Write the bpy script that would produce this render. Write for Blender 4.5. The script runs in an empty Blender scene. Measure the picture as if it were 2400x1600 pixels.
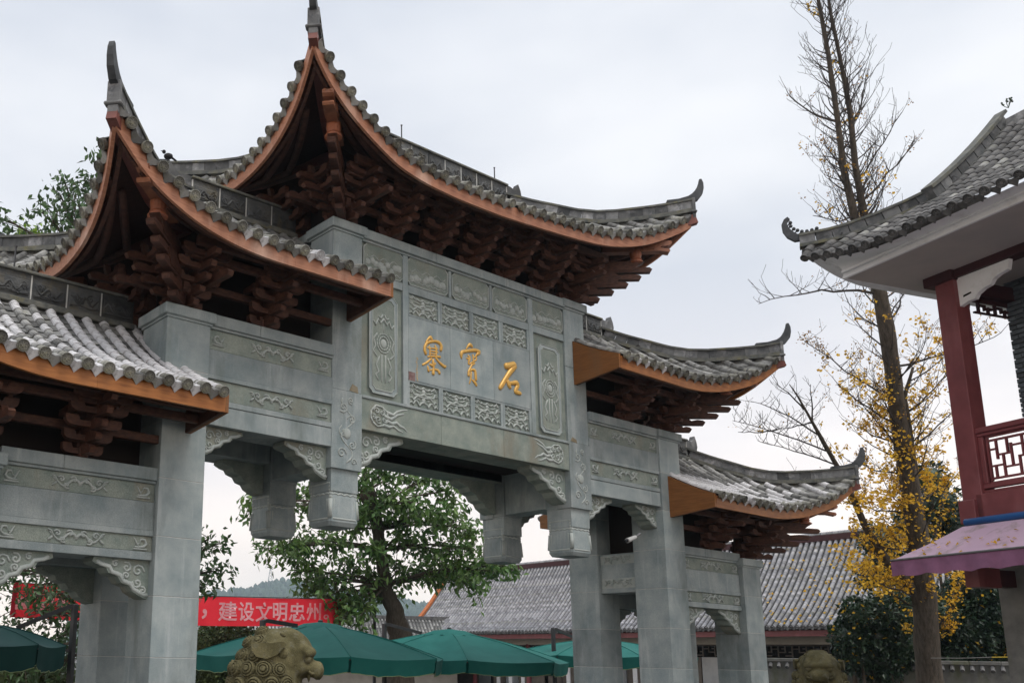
import bpy, math, random
from mathutils import Vector, Matrix
random.seed(11)
PI = math.pi
S = bpy.context.scene
COL = S.collection

# ------------------------------------------------------------------ camera
EYE = Vector((-10.17965, -9.71529, 2.0))
CR = Vector((0.8172278, -0.5758934, 0.0220321))
CU = Vector((-0.1395824, -0.1606955, 0.9770843))
CF = Vector((0.5591560, 0.8015758, 0.2117094))
FPX, PU, PV = 2202.63, 681.63, 1065.55
cd = bpy.data.cameras.new('camera')
cam = bpy.data.objects.new('camera', cd)
COL.objects.link(cam)
M = Matrix((CR, CU, -CF)).transposed().to_4x4()
M.translation = EYE
cam.matrix_world = M
cd.sensor_fit = 'HORIZONTAL'
cd.sensor_width = 36.0
cd.lens = FPX / 2400 * 36
cd.shift_x = (1200 - PU) / 2400
cd.shift_y = (PV - 800) / 2400
cd.clip_start = 0.1
cd.clip_end = 6000
S.camera = cam

def W(u, v, d):
    "world point whose distance along the view axis is d metres, seen at (u, v) of the 2400x1600 photograph"
    return EYE + (CF + CR * ((u - PU) / FPX) - CU * ((v - PV) / FPX)) * d

# ------------------------------------------------------------------ light, sky, exposure
SUN_EL, SUN_AZ = math.radians(60), math.radians(176)      # azimuth from +Y towards +X
sd = bpy.data.lights.new('sun', 'SUN')
sd.energy = 1.5
sd.angle = math.radians(28)
sd.color = (1.0, 0.95, 0.88)
sun = bpy.data.objects.new('sun', sd)
COL.objects.link(sun)
sv = Vector((math.sin(SUN_AZ) * math.cos(SUN_EL), math.cos(SUN_AZ) * math.cos(SUN_EL), math.sin(SUN_EL)))
sun.rotation_euler = sv.to_track_quat('Z', 'Y').to_euler()
sun.location = (-5, -20, 30)
wd = bpy.data.worlds.new('World')
S.world = wd
wd.use_nodes = True
wt = wd.node_tree
wt.nodes.clear()
def WN(t, **k):
    n = wt.nodes.new(t)
    for a, b in k.items(): setattr(n, a, b)
    return n
wo = WN('ShaderNodeOutputWorld'); bg = WN('ShaderNodeBackground')
sky = WN('ShaderNodeTexSky', sky_type='NISHITA')
sky.sun_disc = False; sky.sun_elevation = SUN_EL; sky.sun_rotation = SUN_AZ
skm = WN('ShaderNodeVectorMath', operation='SCALE'); skm.inputs['Scale'].default_value = 0.1
wt.links.new(sky.outputs[0], skm.inputs[0])
tc = WN('ShaderNodeTexCoord'); sep = WN('ShaderNodeSeparateXYZ')
wt.links.new(tc.outputs['Generated'], sep.inputs[0])
rmp = WN('ShaderNodeValToRGB')
els = rmp.color_ramp.elements
els[0].position = 0.0; els[0].color = (1.42, 1.17, 0.96, 1)
els[1].position = 1.0; els[1].color = (1.75, 1.77, 1.82, 1)
for p, c in [(0.10, (1.25, 1.07, 0.93, 1)), (0.22, (0.97, 0.905, 0.875, 1)), (0.38, (0.745, 0.755, 0.785, 1)), (0.62, (0.75, 0.765, 0.80, 1)), (0.75, (1.05, 1.07, 1.12, 1))]:
    e = els.new(p); e.color = c
wt.links.new(sep.outputs['Z'], rmp.inputs[0])
nm = WN('ShaderNodeMapping'); nm.inputs['Scale'].default_value = (1.3, 1.3, 3.2); nm.inputs['Location'].default_value = (0.35, 0.1, 0)
wt.links.new(tc.outputs['Generated'], nm.inputs[0])
nz = WN('ShaderNodeTexNoise'); nz.inputs['Scale'].default_value = 1.6; nz.inputs['Detail'].default_value = 4.0; nz.inputs['Roughness'].default_value = 0.5
wt.links.new(nm.outputs[0], nz.inputs['Vector'])
cr2 = WN('ShaderNodeValToRGB')
cr2.color_ramp.elements[0].position = 0.36; cr2.color_ramp.elements[0].color = (0.83, 0.855, 0.90, 1)
cr2.color_ramp.elements[1].position = 0.64; cr2.color_ramp.elements[1].color = (1.13, 1.12, 1.105, 1)
wt.links.new(nz.outputs[0], cr2.inputs[0])
mm = WN('ShaderNodeMix', data_type='RGBA', blend_type='MULTIPLY'); mm.inputs[0].default_value = 1.0
wt.links.new(rmp.outputs[0], mm.inputs[6]); wt.links.new(cr2.outputs[0], mm.inputs[7])
mx = WN('ShaderNodeMix', data_type='RGBA'); mx.inputs[0].default_value = 0.94
wt.links.new(skm.outputs[0], mx.inputs[6]); wt.links.new(mm.outputs[2], mx.inputs[7])
wt.links.new(mx.outputs[2], bg.inputs['Color'])
bg.inputs['Strength'].default_value = 1.0
wt.links.new(bg.outputs[0], wo.inputs['Surface'])
S.view_settings.view_transform = 'Standard'
S.view_settings.look = 'None'
S.view_settings.exposure = 0.27
S.view_settings.gamma = 1.0
S.view_settings.use_curve_mapping = False
S.cycles.max_bounces = 6
S.cycles.diffuse_bounces = 4
S.cycles.volume_bounces = 1

# ------------------------------------------------------------------ materials
MATS = {}
def mat(name, col, var=None, rough=0.8, scale=3.0, detail=6, bump=0.0, bscale=40.0, spec=0.3, rnd=0.0, island=0.0,
        ramp=(0.35, 0.65), stain=None, sscale=(0.8, 0.8, 0.25), metal=0.0, speck=0.0, stretch=None, trans=0.0, streak=None):
    """col/var: two colours mixed by noise; rnd/island: value spread per object / per loose piece; stain: a third colour in patches;
    streak: a pale run-off colour drawn out downwards"""
    m = bpy.data.materials.new(name); m.use_nodes = True
    nt = m.node_tree; N = nt.nodes; L = nt.links
    b = N['Principled BSDF']
    b.inputs['Roughness'].default_value = rough
    b.inputs['Metallic'].default_value = metal
    b.inputs['Specular IOR Level'].default_value = spec
    tcn = N.new('ShaderNodeTexCoord')
    vec = tcn.outputs['Object']
    def mapped(sc):
        mp = N.new('ShaderNodeMapping'); mp.inputs['Scale'].default_value = sc
        L.new(vec, mp.inputs[0]); return mp.outputs[0]
    def noise(v, sc, dt=6, ro=0.6):
        n = N.new('ShaderNodeTexNoise'); n.inputs['Scale'].default_value = sc; n.inputs['Detail'].default_value = dt
        n.inputs['Roughness'].default_value = ro
        L.new(v, n.inputs['Vector']); return n.outputs[0]
    def rampn(src, a, b_, c0=(0, 0, 0, 1), c1=(1, 1, 1, 1)):
        r = N.new('ShaderNodeValToRGB'); r.color_ramp.elements[0].position = a; r.color_ramp.elements[1].position = b_
        r.color_ramp.elements[0].color = c0; r.color_ramp.elements[1].color = c1
        L.new(src, r.inputs[0]); return r.outputs[0]
    def mixc(f, a, b_, bt='MIX'):
        x = N.new('ShaderNodeMix'); x.data_type = 'RGBA'; x.blend_type = bt
        for sock, val in ((x.inputs[0], f), (x.inputs[6], a), (x.inputs[7], b_)):
            if hasattr(val, 'is_output'): L.new(val, sock)
            elif isinstance(val, (int, float)): sock.default_value = val
            else: sock.default_value = (*val[:3], 1)
        return x.outputs[2]
    def math_(op, a, b_):
        x = N.new('ShaderNodeMath'); x.operation = op
        for sock, val in ((x.inputs[0], a), (x.inputs[1], b_)):
            if hasattr(val, 'is_output'): L.new(val, sock)
            else: sock.default_value = val
        return x.outputs[0]
    sv_ = mapped(stretch) if stretch else vec
    c = col
    if var is not None:
        c = mixc(rampn(noise(sv_, scale, detail), *ramp), col, var)
    if stain is not None:
        c = mixc(rampn(noise(mapped(sscale), 2.0, 5, 0.65), 0.54, 0.72), c, stain)
    if streak is not None:
        c = mixc(math_('MULTIPLY', rampn(noise(mapped((7, 7, 0.7)), 1.0, 5, 0.6), 0.56, 0.74), 0.55), c, streak)
    if speck:
        c = mixc(1.0, c, rampn(noise(vec, 170, 2, 0.5), 0.3, 0.7, (1 - speck,) * 3 + (1,), (1 + speck,) * 3 + (1,)), 'MULTIPLY')
    if rnd or island:
        oi = N.new('ShaderNodeObjectInfo'); gi = N.new('ShaderNodeNewGeometry')
        r = oi.outputs['Random']
        if island:
            r = math_('FRACT', math_('ADD', r, gi.outputs['Random Per Island']), 0.0)
        k = rnd or island
        mr = N.new('ShaderNodeMapRange'); L.new(r, mr.inputs[0]); mr.inputs[3].default_value = 1 - k; mr.inputs[4].default_value = 1 + k
        c = mixc(1.0, c, mr.outputs[0], 'MULTIPLY')
    if hasattr(c, 'is_output'): L.new(c, b.inputs['Base Color'])
    else: b.inputs['Base Color'].default_value = (*c[:3], 1)
    if bump:
        bn = N.new('ShaderNodeBump'); bn.inputs['Strength'].default_value = bump; bn.inputs['Distance'].default_value = 0.02
        L.new(noise(sv_, bscale, 5, 0.6), bn.inputs['Height']); L.new(bn.outputs[0], b.inputs['Normal'])
    if trans:
        t = N.new('ShaderNodeBsdfTranslucent'); ms = N.new('ShaderNodeMixShader'); ms.inputs[0].default_value = trans
        if hasattr(c, 'is_output'): L.new(c, t.inputs[0])
        else: t.inputs[0].default_value = (*c[:3], 1)
        L.new(b.outputs[0], ms.inputs[1]); L.new(t.outputs[0], ms.inputs[2]); L.new(ms.outputs[0], N['Material Output'].inputs[0])
    MATS[name] = m
    return m
mat('stone', (0.195, 0.243, 0.252), (0.34, 0.375, 0.372), rough=0.75, ramp=(0.30, 0.70), scale=2.6, bump=0.12, bscale=60, speck=0.2, rnd=0.15, stain=(0.155, 0.185, 0.178), streak=(0.45, 0.48, 0.49))
mat('stone_hewn', (0.188, 0.230, 0.208), (0.283, 0.315, 0.277), rough=0.9, scale=4, bump=0.45, bscale=120, speck=0.3, rnd=0.05, stain=(0.23, 0.215, 0.17))
mat('stone_relief', (0.33, 0.37, 0.355), (0.42, 0.45, 0.43), rough=0.8, scale=6, bump=0.15, bscale=90, speck=0.15)
mat('stone_dirty', (0.20, 0.155, 0.09), (0.26, 0.23, 0.17), rough=0.9, scale=8, bump=0.2)
mat('wood_orange', (0.38, 0.148, 0.04), (0.19, 0.062, 0.016), rough=0.5, scale=3, stretch=(1.2, 6, 14), bump=0.05, spec=0.35, rnd=0.14, stain=(0.30, 0.125, 0.045), ramp=(0.3, 0.75))
mat('wood_brown_shaded', (0.27, 0.115, 0.035), (0.16, 0.058, 0.017), rough=0.55, scale=3, stretch=(6, 1.2, 14), bump=0.08, spec=0.3, rnd=0.1, stain=(0.20, 0.095, 0.04), ramp=(0.3, 0.75))  # browner gable wood, with the shade of side-facing boards put into its colour
mat('wood_faded', (0.46, 0.22, 0.132), (0.28, 0.108, 0.058), rough=0.55, scale=3, stretch=(1.2, 6, 14), bump=0.05, spec=0.35, rnd=0.08, stain=(0.58, 0.37, 0.28), ramp=(0.3, 0.75))
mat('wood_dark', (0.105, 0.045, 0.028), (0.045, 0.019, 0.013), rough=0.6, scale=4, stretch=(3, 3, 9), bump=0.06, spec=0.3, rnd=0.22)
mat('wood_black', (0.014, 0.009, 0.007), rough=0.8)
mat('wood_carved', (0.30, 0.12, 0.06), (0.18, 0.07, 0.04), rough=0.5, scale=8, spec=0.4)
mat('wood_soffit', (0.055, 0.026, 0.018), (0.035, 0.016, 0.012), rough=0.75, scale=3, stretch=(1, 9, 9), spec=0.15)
mat('wood_red', (0.19, 0.058, 0.042), (0.14, 0.042, 0.03), rough=0.5, scale=3, stretch=(4, 4, 4), spec=0.4, rnd=0.1)
mat('wood_turned', (0.42, 0.15, 0.075), (0.30, 0.10, 0.05), rough=0.45, scale=8, spec=0.4)
mat('tile', (0.105, 0.105, 0.10), (0.30, 0.30, 0.295), rough=0.9, scale=5, bump=0.3, bscale=50, island=0.5, ramp=(0.38, 0.62), stain=(0.13, 0.13, 0.085), sscale=(2.5, 2.5, 2.5))
mat('tile_white', (0.42, 0.415, 0.42), (0.66, 0.66, 0.68), rough=0.95, scale=6, bump=0.35, bscale=50, rnd=0.16, ramp=(0.3, 0.6), stain=(0.17, 0.16, 0.15), sscale=(3.5, 3.5, 3.5))
mat('tile_cap', (0.13, 0.13, 0.11), (0.26, 0.255, 0.23), rough=0.95, scale=9, bump=0.5, bscale=70, rnd=0.4, stain=(0.20, 0.19, 0.09), sscale=(2, 2, 2))
mat('tile_hall', (0.19, 0.195, 0.215), (0.38, 0.375, 0.385), rough=0.9, scale=4, bump=0.3, bscale=40, island=0.3, ramp=(0.36, 0.64), stain=(0.21, 0.21, 0.15), sscale=(1.5, 1.5, 1.5))
mat('tile_pan', (0.045, 0.045, 0.05), (0.10, 0.10, 0.105), rough=0.95, scale=7, bump=0.2)
mat('tile_dark', (0.05, 0.05, 0.053), (0.125, 0.122, 0.118), rough=0.85, scale=6, bump=0.3, bscale=50, island=0.4)
mat('ridge_brick', (0.085, 0.09, 0.095), (0.17, 0.172, 0.172), rough=0.9, scale=6, bump=0.3, bscale=40, rnd=0.5, stain=(0.32, 0.32, 0.33), sscale=(2, 2, 2))
mat('ridge_carved', (0.045, 0.05, 0.055), (0.09, 0.092, 0.09), rough=0.7, scale=5, bump=1.0, bscale=14, rnd=0.35, stain=(0.11, 0.095, 0.06), sscale=(1.5, 1.5, 1.5))
mat('ridge_cap', (0.075, 0.08, 0.08), (0.15, 0.15, 0.13), rough=0.9, scale=7, bump=0.25, stain=(0.16, 0.15, 0.08), sscale=(2, 2, 2))
mat('horn', (0.035, 0.038, 0.042), (0.075, 0.08, 0.085), rough=0.7, scale=7, bump=0.2)
mat('mortar', (0.36, 0.37, 0.36), (0.5, 0.5, 0.48), rough=0.95, scale=9)
mat('gold', (0.72, 0.43, 0.10), (0.62, 0.34, 0.07), rough=0.38, scale=12, spec=0.6, metal=0.25)
mat('seal_red', (0.17, 0.10, 0.095), (0.24, 0.17, 0.16), rough=0.9, scale=30, ramp=(0.45, 0.55))
mat('banner', (0.92, 0.045, 0.065), (0.85, 0.03, 0.05), rough=0.6, scale=1.2, spec=0.3, trans=0.4)
mat('banner_hem', (0.32, 0.008, 0.02), rough=0.7)
mat('banner_text', (0.80, 0.42, 0.45), (0.72, 0.28, 0.31), rough=0.8, scale=5)
mat('banner_faded', (0.78, 0.20, 0.22), (0.76, 0.36, 0.38), rough=0.8, scale=9)
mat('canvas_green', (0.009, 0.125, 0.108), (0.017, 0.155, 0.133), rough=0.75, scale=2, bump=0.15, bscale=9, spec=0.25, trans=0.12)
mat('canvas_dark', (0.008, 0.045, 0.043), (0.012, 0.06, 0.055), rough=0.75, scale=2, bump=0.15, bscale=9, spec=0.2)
mat('canvas_trim', (0.25, 0.32, 0.16), rough=0.8)
mat('metal_dark', (0.02, 0.021, 0.024), (0.035, 0.036, 0.04), rough=0.45, scale=6, spec=0.5)
mat('metal_grey', (0.13, 0.13, 0.135), rough=0.4, metal=0.6)
mat('lion_stone', (0.062, 0.056, 0.024), (0.145, 0.128, 0.064), rough=0.95, scale=5, bump=0.35, bscale=60, stain=(0.14, 0.135, 0.095), sscale=(6, 6, 6), speck=0.3)
mat('bark', (0.045, 0.037, 0.028), (0.10, 0.082, 0.064), rough=0.95, scale=7, bump=0.8, bscale=22, stretch=(3, 3, 0.7))
mat('bark_dark', (0.055, 0.042, 0.033), (0.10, 0.08, 0.06), rough=0.95, scale=7, bump=0.8, bscale=22, stretch=(3, 3, 0.9))
mat('twig', (0.04, 0.034, 0.031), (0.065, 0.055, 0.05), rough=0.95, scale=9)
mat('leaf', (0.055, 0.13, 0.032), (0.14, 0.225, 0.055), rough=0.42, scale=1.5, spec=0.5, island=0.45, trans=0.3)
mat('leaf_camphor', (0.030, 0.075, 0.024), (0.065, 0.12, 0.035), rough=0.42, scale=1.5, spec=0.5, island=0.45, trans=0.25)
mat('leaf_young', (0.16, 0.28, 0.03), (0.22, 0.34, 0.04), rough=0.5, scale=1.5, island=0.3, trans=0.35)
mat('leaf_dark', (0.012, 0.034, 0.018), (0.028, 0.055, 0.024), rough=0.4, scale=1.5, spec=0.5, island=0.55, trans=0.15)
mat('leaf_hedge', (0.035, 0.060, 0.022), (0.085, 0.11, 0.035), rough=0.6, scale=1.5, island=0.5, trans=0.2)
mat('leaf_ginkgo', (0.76, 0.49, 0.045), (0.66, 0.38, 0.03), rough=0.55, scale=1.5, island=0.3, trans=0.4)
mat('leaf_brown', (0.26, 0.13, 0.03), (0.36, 0.20, 0.035), rough=0.7, scale=1.5, island=0.4, trans=0.25)
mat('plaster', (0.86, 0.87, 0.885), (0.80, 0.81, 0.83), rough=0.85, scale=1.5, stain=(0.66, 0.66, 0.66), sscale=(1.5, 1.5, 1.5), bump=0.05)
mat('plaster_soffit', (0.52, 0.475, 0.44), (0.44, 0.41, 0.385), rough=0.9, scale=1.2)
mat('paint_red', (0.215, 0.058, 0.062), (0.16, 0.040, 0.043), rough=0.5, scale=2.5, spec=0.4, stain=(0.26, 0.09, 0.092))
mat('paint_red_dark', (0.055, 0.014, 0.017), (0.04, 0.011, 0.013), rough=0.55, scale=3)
mat('brick_grey', (0.085, 0.10, 0.115), (0.13, 0.15, 0.165), rough=0.9, scale=6, bump=0.3, rnd=0.35)
mat('brick_joint', (0.17, 0.18, 0.19), rough=0.95)
mat('awning', (0.56, 0.40, 0.50), (0.52, 0.36, 0.46), rough=0.8, scale=1.5, stain=(0.30, 0.24, 0.22), sscale=(0.9, 2, 2))
mat('awning_valance', (0.27, 0.12, 0.21), (0.20, 0.09, 0.16), rough=0.85, scale=5)
mat('blue_paint', (0.012, 0.12, 0.36), (0.01, 0.08, 0.26), rough=0.4, scale=2, spec=0.5)
mat('wall_cream', (0.36, 0.33, 0.28), (0.28, 0.255, 0.215), rough=0.9, scale=2)
mat('lattice_brown', (0.20, 0.175, 0.15), (0.15, 0.13, 0.11), rough=0.85, scale=4)
mat('dark_interior', (0.010, 0.009, 0.009), rough=0.9)
mat('verge_orange', (0.50, 0.17, 0.06), (0.38, 0.11, 0.04), rough=0.8, scale=9, rnd=0.1)
mat('paving', (0.075, 0.073, 0.068), (0.11, 0.105, 0.097), rough=0.9, scale=3, bump=0.1)
mat('wall_stone', (0.13, 0.13, 0.125), (0.20, 0.20, 0.185), rough=0.95, scale=4, bump=0.3, stain=(0.11, 0.12, 0.06), rnd=0.15)
mat('hill_wood', (0.035, 0.055, 0.03), (0.05, 0.075, 0.038), rough=1.0, scale=0.02, spec=0.0)
mat('white_plastic', (0.42, 0.42, 0.41), rough=0.4)
mat('black_glass', (0.01, 0.01, 0.012), rough=0.1, spec=0.8)
mat('rope_grey', (0.2, 0.2, 0.19), rough=0.8)
mat('rope_yellow', (0.55, 0.40, 0.05), rough=0.8)
mat('bird', (0.015, 0.015, 0.017), rough=0.8)
mat('glass_window', (0.25, 0.28, 0.30), (0.4, 0.43, 0.45), rough=0.15, scale=1, spec=0.6)

# ------------------------------------------------------------------ mesh helpers
class MB:
    def __init__(s): s.v = []; s.f = []
    def add(s, vs, fs):
        o = len(s.v)
        s.v.extend([tuple(p) for p in vs]); s.f.extend([tuple(i + o for i in q) for q in fs])
        return s
    def box(s, x0, x1, y0, y1, z0, z1, ch=0.0):
        if x0 > x1: x0, x1 = x1, x0
        if y0 > y1: y0, y1 = y1, y0
        if z0 > z1: z0, z1 = z1, z0
        ch = min(ch, (x1 - x0) * .4, (y1 - y0) * .4, (z1 - z0) * .4)
        if ch <= 0:
            vs = [(x, y, z) for z in (z0, z1) for y in (y0, y1) for x in (x0, x1)]
            return s.add(vs, [(0, 2, 3, 1), (4, 5, 7, 6), (0, 1, 5, 4), (2, 6, 7, 3), (0, 4, 6, 2), (1, 3, 7, 5)])
        X, Y, Z = (x0, x1), (y0, y1), (z0, z1)
        vs = []; idx = {}
        sg = (1, -1)
        for i in (0, 1):
            for j in (0, 1):
                for k in (0, 1):
                    for a in range(3):
                        p = [X[i], Y[j], Z[k]]
                        q = [X[i] + sg[i] * ch, Y[j] + sg[j] * ch, Z[k] + sg[k] * ch]
                        q[a] = p[a]
                        idx[(i, j, k, a)] = len(vs); vs.append(q)
        fs = []
        g = lambda i, j, k, a: idx[(i, j, k, a)]
        for i in (0, 1):
            f = [g(i, 0, 0, 0), g(i, 1, 0, 0), g(i, 1, 1, 0), g(i, 0, 1, 0)]; fs.append(f if i else f[::-1])
            f = [g(0, i, 0, 1), g(0, i, 1, 1), g(1, i, 1, 1), g(1, i, 0, 1)]; fs.append(f if i else f[::-1])
            f = [g(0, 0, i, 2), g(1, 0, i, 2), g(1, 1, i, 2), g(0, 1, i, 2)]; fs.append(f if i else f[::-1])
        for i in (0, 1):
            for j in (0, 1):
                e = (i + j) % 2
                f = [g(i, j, 0, 0), g(i, j, 0, 1), g(i, j, 1, 1), g(i, j, 1, 0)]; fs.append(f if e else f[::-1])
                f = [g(i, 0, j, 0), g(i, 1, j, 0), g(i, 1, j, 2), g(i, 0, j, 2)]; fs.append(f if e else f[::-1])
                f = [g(0, i, j, 1), g(0, i, j, 2), g(1, i, j, 2), g(1, i, j, 1)]; fs.append(f if e else f[::-1])
        for i in (0, 1):
            for j in (0, 1):
                for k in (0, 1):
                    f = [g(i, j, k, 0), g(i, j, k, 1), g(i, j, k, 2)]
                    fs.append(f if (i + j + k) % 2 else f[::-1])
        return s.add(vs, fs)
    def prism(s, poly, fn, d0, d1):
        "poly: 2-D outline; fn(a, b, d) -> point; capped between depths d0 and d1"
        n = len(poly)
        vs = [fn(a, b, d0) for a, b in poly] + [fn(a, b, d1) for a, b in poly]
        fs = [tuple(range(n))[::-1], tuple(range(n, 2 * n))]
        fs += [(i, (i + 1) % n, (i + 1) % n + n, i + n) for i in range(n)]
        return s.add(vs, fs)
    def sweep(s, path, secs, caps=True):
        "secs: list (per path point) of lists of 3-D points"
        n = len(secs[0]); o = []
        for q in secs: o.extend(q)
        fs = []
        for i in range(len(secs) - 1):
            for j in range(n):
                a = i * n + j; b = i * n + (j + 1) % n
                fs.append((a, b, b + n, a + n))
        if caps:
            fs.append(tuple(range(n))[::-1]); fs.append(tuple(range((len(secs) - 1) * n, len(secs) * n)))
        return s.add(o, fs)
    def bar(s, pts, w, h, up=Vector((0, 0, 1)), w2=None, h2=None):
        "rectangular section along a 3-D path; w sideways, h along up"
        pts = [Vector(p) for p in pts]; secs = []
        n = len(pts)
        for i, p in enumerate(pts):
            t = (pts[min(i + 1, n - 1)] - pts[max(i - 1, 0)]).normalized()
            sd_ = t.cross(up); sd_ = sd_.normalized() if sd_.length > 1e-6 else Vector((1, 0, 0))
            u = sd_.cross(t).normalized()
            k = i / max(1, n - 1)
            ww = w + ((w2 if w2 is not None else w) - w) * k; hh = h + ((h2 if h2 is not None else h) - h) * k
            secs.append([p + sd_ * ww / 2 + u * hh / 2, p - sd_ * ww / 2 + u * hh / 2, p - sd_ * ww / 2 - u * hh / 2, p + sd_ * ww / 2 - u * hh / 2])
        return s.sweep(pts, secs)
    def tube(s, pts, rad, n=6, flat=None):
        "flat: (axis vector, factor) squashes the section along an axis"
        pts = [Vector(p) for p in pts]; secs = []; m = len(pts)
        if not hasattr(rad, '__len__'): rad = [rad] * m
        ref = None
        for i, p in enumerate(pts):
            t = pts[min(i + 1, m - 1)] - pts[max(i - 1, 0)]
            if t.length < 1e-9: t = Vector((0, 0, 1))
            t.normalize()
            if ref is None:
                ref = t.orthogonal().normalized()
            ref = (ref - t * ref.dot(t))
            ref = ref.normalized() if ref.length > 1e-6 else t.orthogonal().normalized()
            b = t.cross(ref)
            ring = []
            for j in range(n):
                a = 2 * PI * j / n
                d = (ref * math.cos(a) + b * math.sin(a)) * rad[i]
                if flat: d = d - flat[0] * d.dot(flat[0]) * (1 - flat[1])
                ring.append(p + d)
            secs.append(ring)
        return s.sweep(pts, secs)
    def lathe(s, prof, c, n=12, axis=None):
        "prof: (r, z) from bottom to top about a vertical axis at c (or a Matrix)"
        mtx = axis if axis is not None else Matrix.Translation(Vector(c))
        secs = [[mtx @ Vector((r * math.cos(2 * PI * j / n), r * math.sin(2 * PI * j / n), z)) for j in range(n)] for r, z in prof]
        return s.sweep(None, secs)
    def ball(s, c, r, n=8, m=6, sc=(1, 1, 1), rot=None):
        secs = []
        for i in range(m + 1):
            a = PI * i / m
            rr = max(math.sin(a), 0.02)
            ring = []
            for j in range(n):
                b = 2 * PI * j / n
                p = Vector((rr * math.cos(b) * r * sc[0], rr * math.sin(b) * r * sc[1], -math.cos(a) * r * sc[2]))
                if rot: p = rot @ p
                ring.append(Vector(c) + p)
            secs.append(ring)
        return s.sweep(None, secs)
    def grid(s, rows):
        n = len(rows[0]); o = []
        for r in rows: o.extend(r)
        fs = [(i * n + j, i * n + j + 1, (i + 1) * n + j + 1, (i + 1) * n + j) for i in range(len(rows) - 1) for j in range(n - 1)]
        return s.add(o, fs)
    def xf(s, mtx):
        s.v = [tuple(mtx @ Vector(p)) for p in s.v]; return s
    def mesh(s, name, m, smooth=False):
        me = bpy.data.meshes.new(name)
        me.from_pydata(s.v, [], s.f); me.update()
        if m is not None: me.materials.append(MATS[m] if isinstance(m, str) else m)
        if smooth:
            me.shade_smooth() if hasattr(me, 'shade_smooth') else [setattr(p, 'use_smooth', True) for p in me.polygons]
        return me
    def build(s, name, m, parent=None, smooth=False, **k):
        return link(name, s.mesh(name, m, smooth), parent, **k)
def link(name, me, parent=None, mtx=None, **k):
    o = bpy.data.objects.new(name, me); COL.objects.link(o)
    if parent is not None: o.parent = parent
    if mtx is not None: o.matrix_local = mtx
    for a, b in k.items(): o[a] = b
    return o
def thing(name, label, cat, loc=(0, 0, 0), rz=0, group=None):
    o = bpy.data.objects.new(name, None); COL.objects.link(o)
    o.empty_display_size = 0.3
    o.location = loc; o.rotation_euler = (0, 0, rz)
    o['label'] = label; o['category'] = cat
    if group: o['group'] = group
    return o
def tag(o, label, cat, group=None):
    o['label'] = label; o['category'] = cat
    if group: o['group'] = group
    return o
def lerp(a, b, t): return a + (b - a) * t
def table(tb, x):
    if x <= tb[0][0]: return tb[0][1]
    for (a, b), (c, d) in zip(tb, tb[1:]):
        if x <= c: return b + (d - b) * (x - a) / (c - a)
    return tb[-1][1]
def frame(p, t, up):
    t = Vector(t).normalized(); up = Vector(up)
    s_ = t.cross(up).normalized(); u = s_.cross(t)
    m_ = Matrix((s_, t, u)).transposed().to_4x4(); m_.translation = Vector(p)
    return m_
# ================================================================== GROUND
g = MB(); g.add([(-60, -60, 0), (1450, -60, 0), (1450, 1800, 0), (-60, 1800, 0)], [(0, 1, 2, 3)])
ground = g.build('ground', 'paving'); ground['kind'] = 'structure'

# ================================================================== THE GATEWAY
YM = 1.04                      # middle of the gate's depth
gate = thing('stone_gateway', 'grey stone memorial gateway of tiled upturned roofs with gold characters on its panel', 'gateway')
mirY = lambda y: 2 * YM - y
HW = 0.30
CX, PX, OX = 4.9666, 2.4641, 7.4219
CD = 0.65
def column(x, y0, ztop, cap):
    core = MB().box(x - HW + .003, x + HW - .003, y0 + .003, y0 + CD - .003, 0, ztop - .1)
    c = core.build('column', 'mortar', gate)
    z = -0.07 + (0.0); zs = [0.0, 0.61, 1.295, 1.98, 2.665, 3.35, 4.035, 4.72, 5.405, 6.09]
    zt = ztop - (0.16 if cap else 0.0)
    for a, b in zip(zs, zs[1:] + [99]):
        if a >= zt - .05: break
        b = min(b, zt) if zt - b > .12 or b > zt else zt
        MB().box(x - HW, x + HW, y0, y0 + CD, a + .003, b - .003, .004).build('stone_block', 'stone', c)
        if b >= zt: break
    if cap:
        m = MB().box(x - HW - .055, x + HW + .055, y0 - .055, y0 + CD + .055, ztop - .135, ztop, .008)
        m.box(x - HW - .02, x + HW + .02, y0 - .02, y0 + CD + .02, ztop - .165, ztop - .132)
        m.build('capital', 'stone', c)
    return c
for y0 in (0.0, 2 * YM - CD):
    for sx in (-1, 1):
        column(sx * CX, y0, 6.185, True)
        column(sx * OX, y0, 4.057, True)

# ---------------- relief helpers (front plane, X across, Z up, raised towards -Y)
FY = Vector((0, 1, 0))
def ribbon(m, pts, w, y, h=.018, n=6):
    "rounded raised line lying on the plane Y = y"
    if not hasattr(w, '__len__'): w = [w] * len(pts)
    P = [(p[0], y, p[1]) for p in pts]
    a = Vector(P[0]) + (Vector(P[0]) - Vector(P[1])).normalized() * w[0] * .35
    b = Vector(P[-1]) + (Vector(P[-1]) - Vector(P[-2])).normalized() * w[-1] * .35
    P = [a] + P + [b]; ww = [w[0] * .45] + list(w) + [w[-1] * .45]
    wm = max(w)
    m.tube(P, [x / 2 for x in ww], n, (FY, 2 * h / wm))
def spiral(cx, cz, r, turns, a0, d=1, n=14):
    return [(cx + r * (1 - .86 * i / n) * math.cos(a0 + d * turns * 2 * PI * i / n), cz + r * (1 - .86 * i / n) * math.sin(a0 + d * turns * 2 * PI * i / n)) for i in range(n + 1)]
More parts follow.
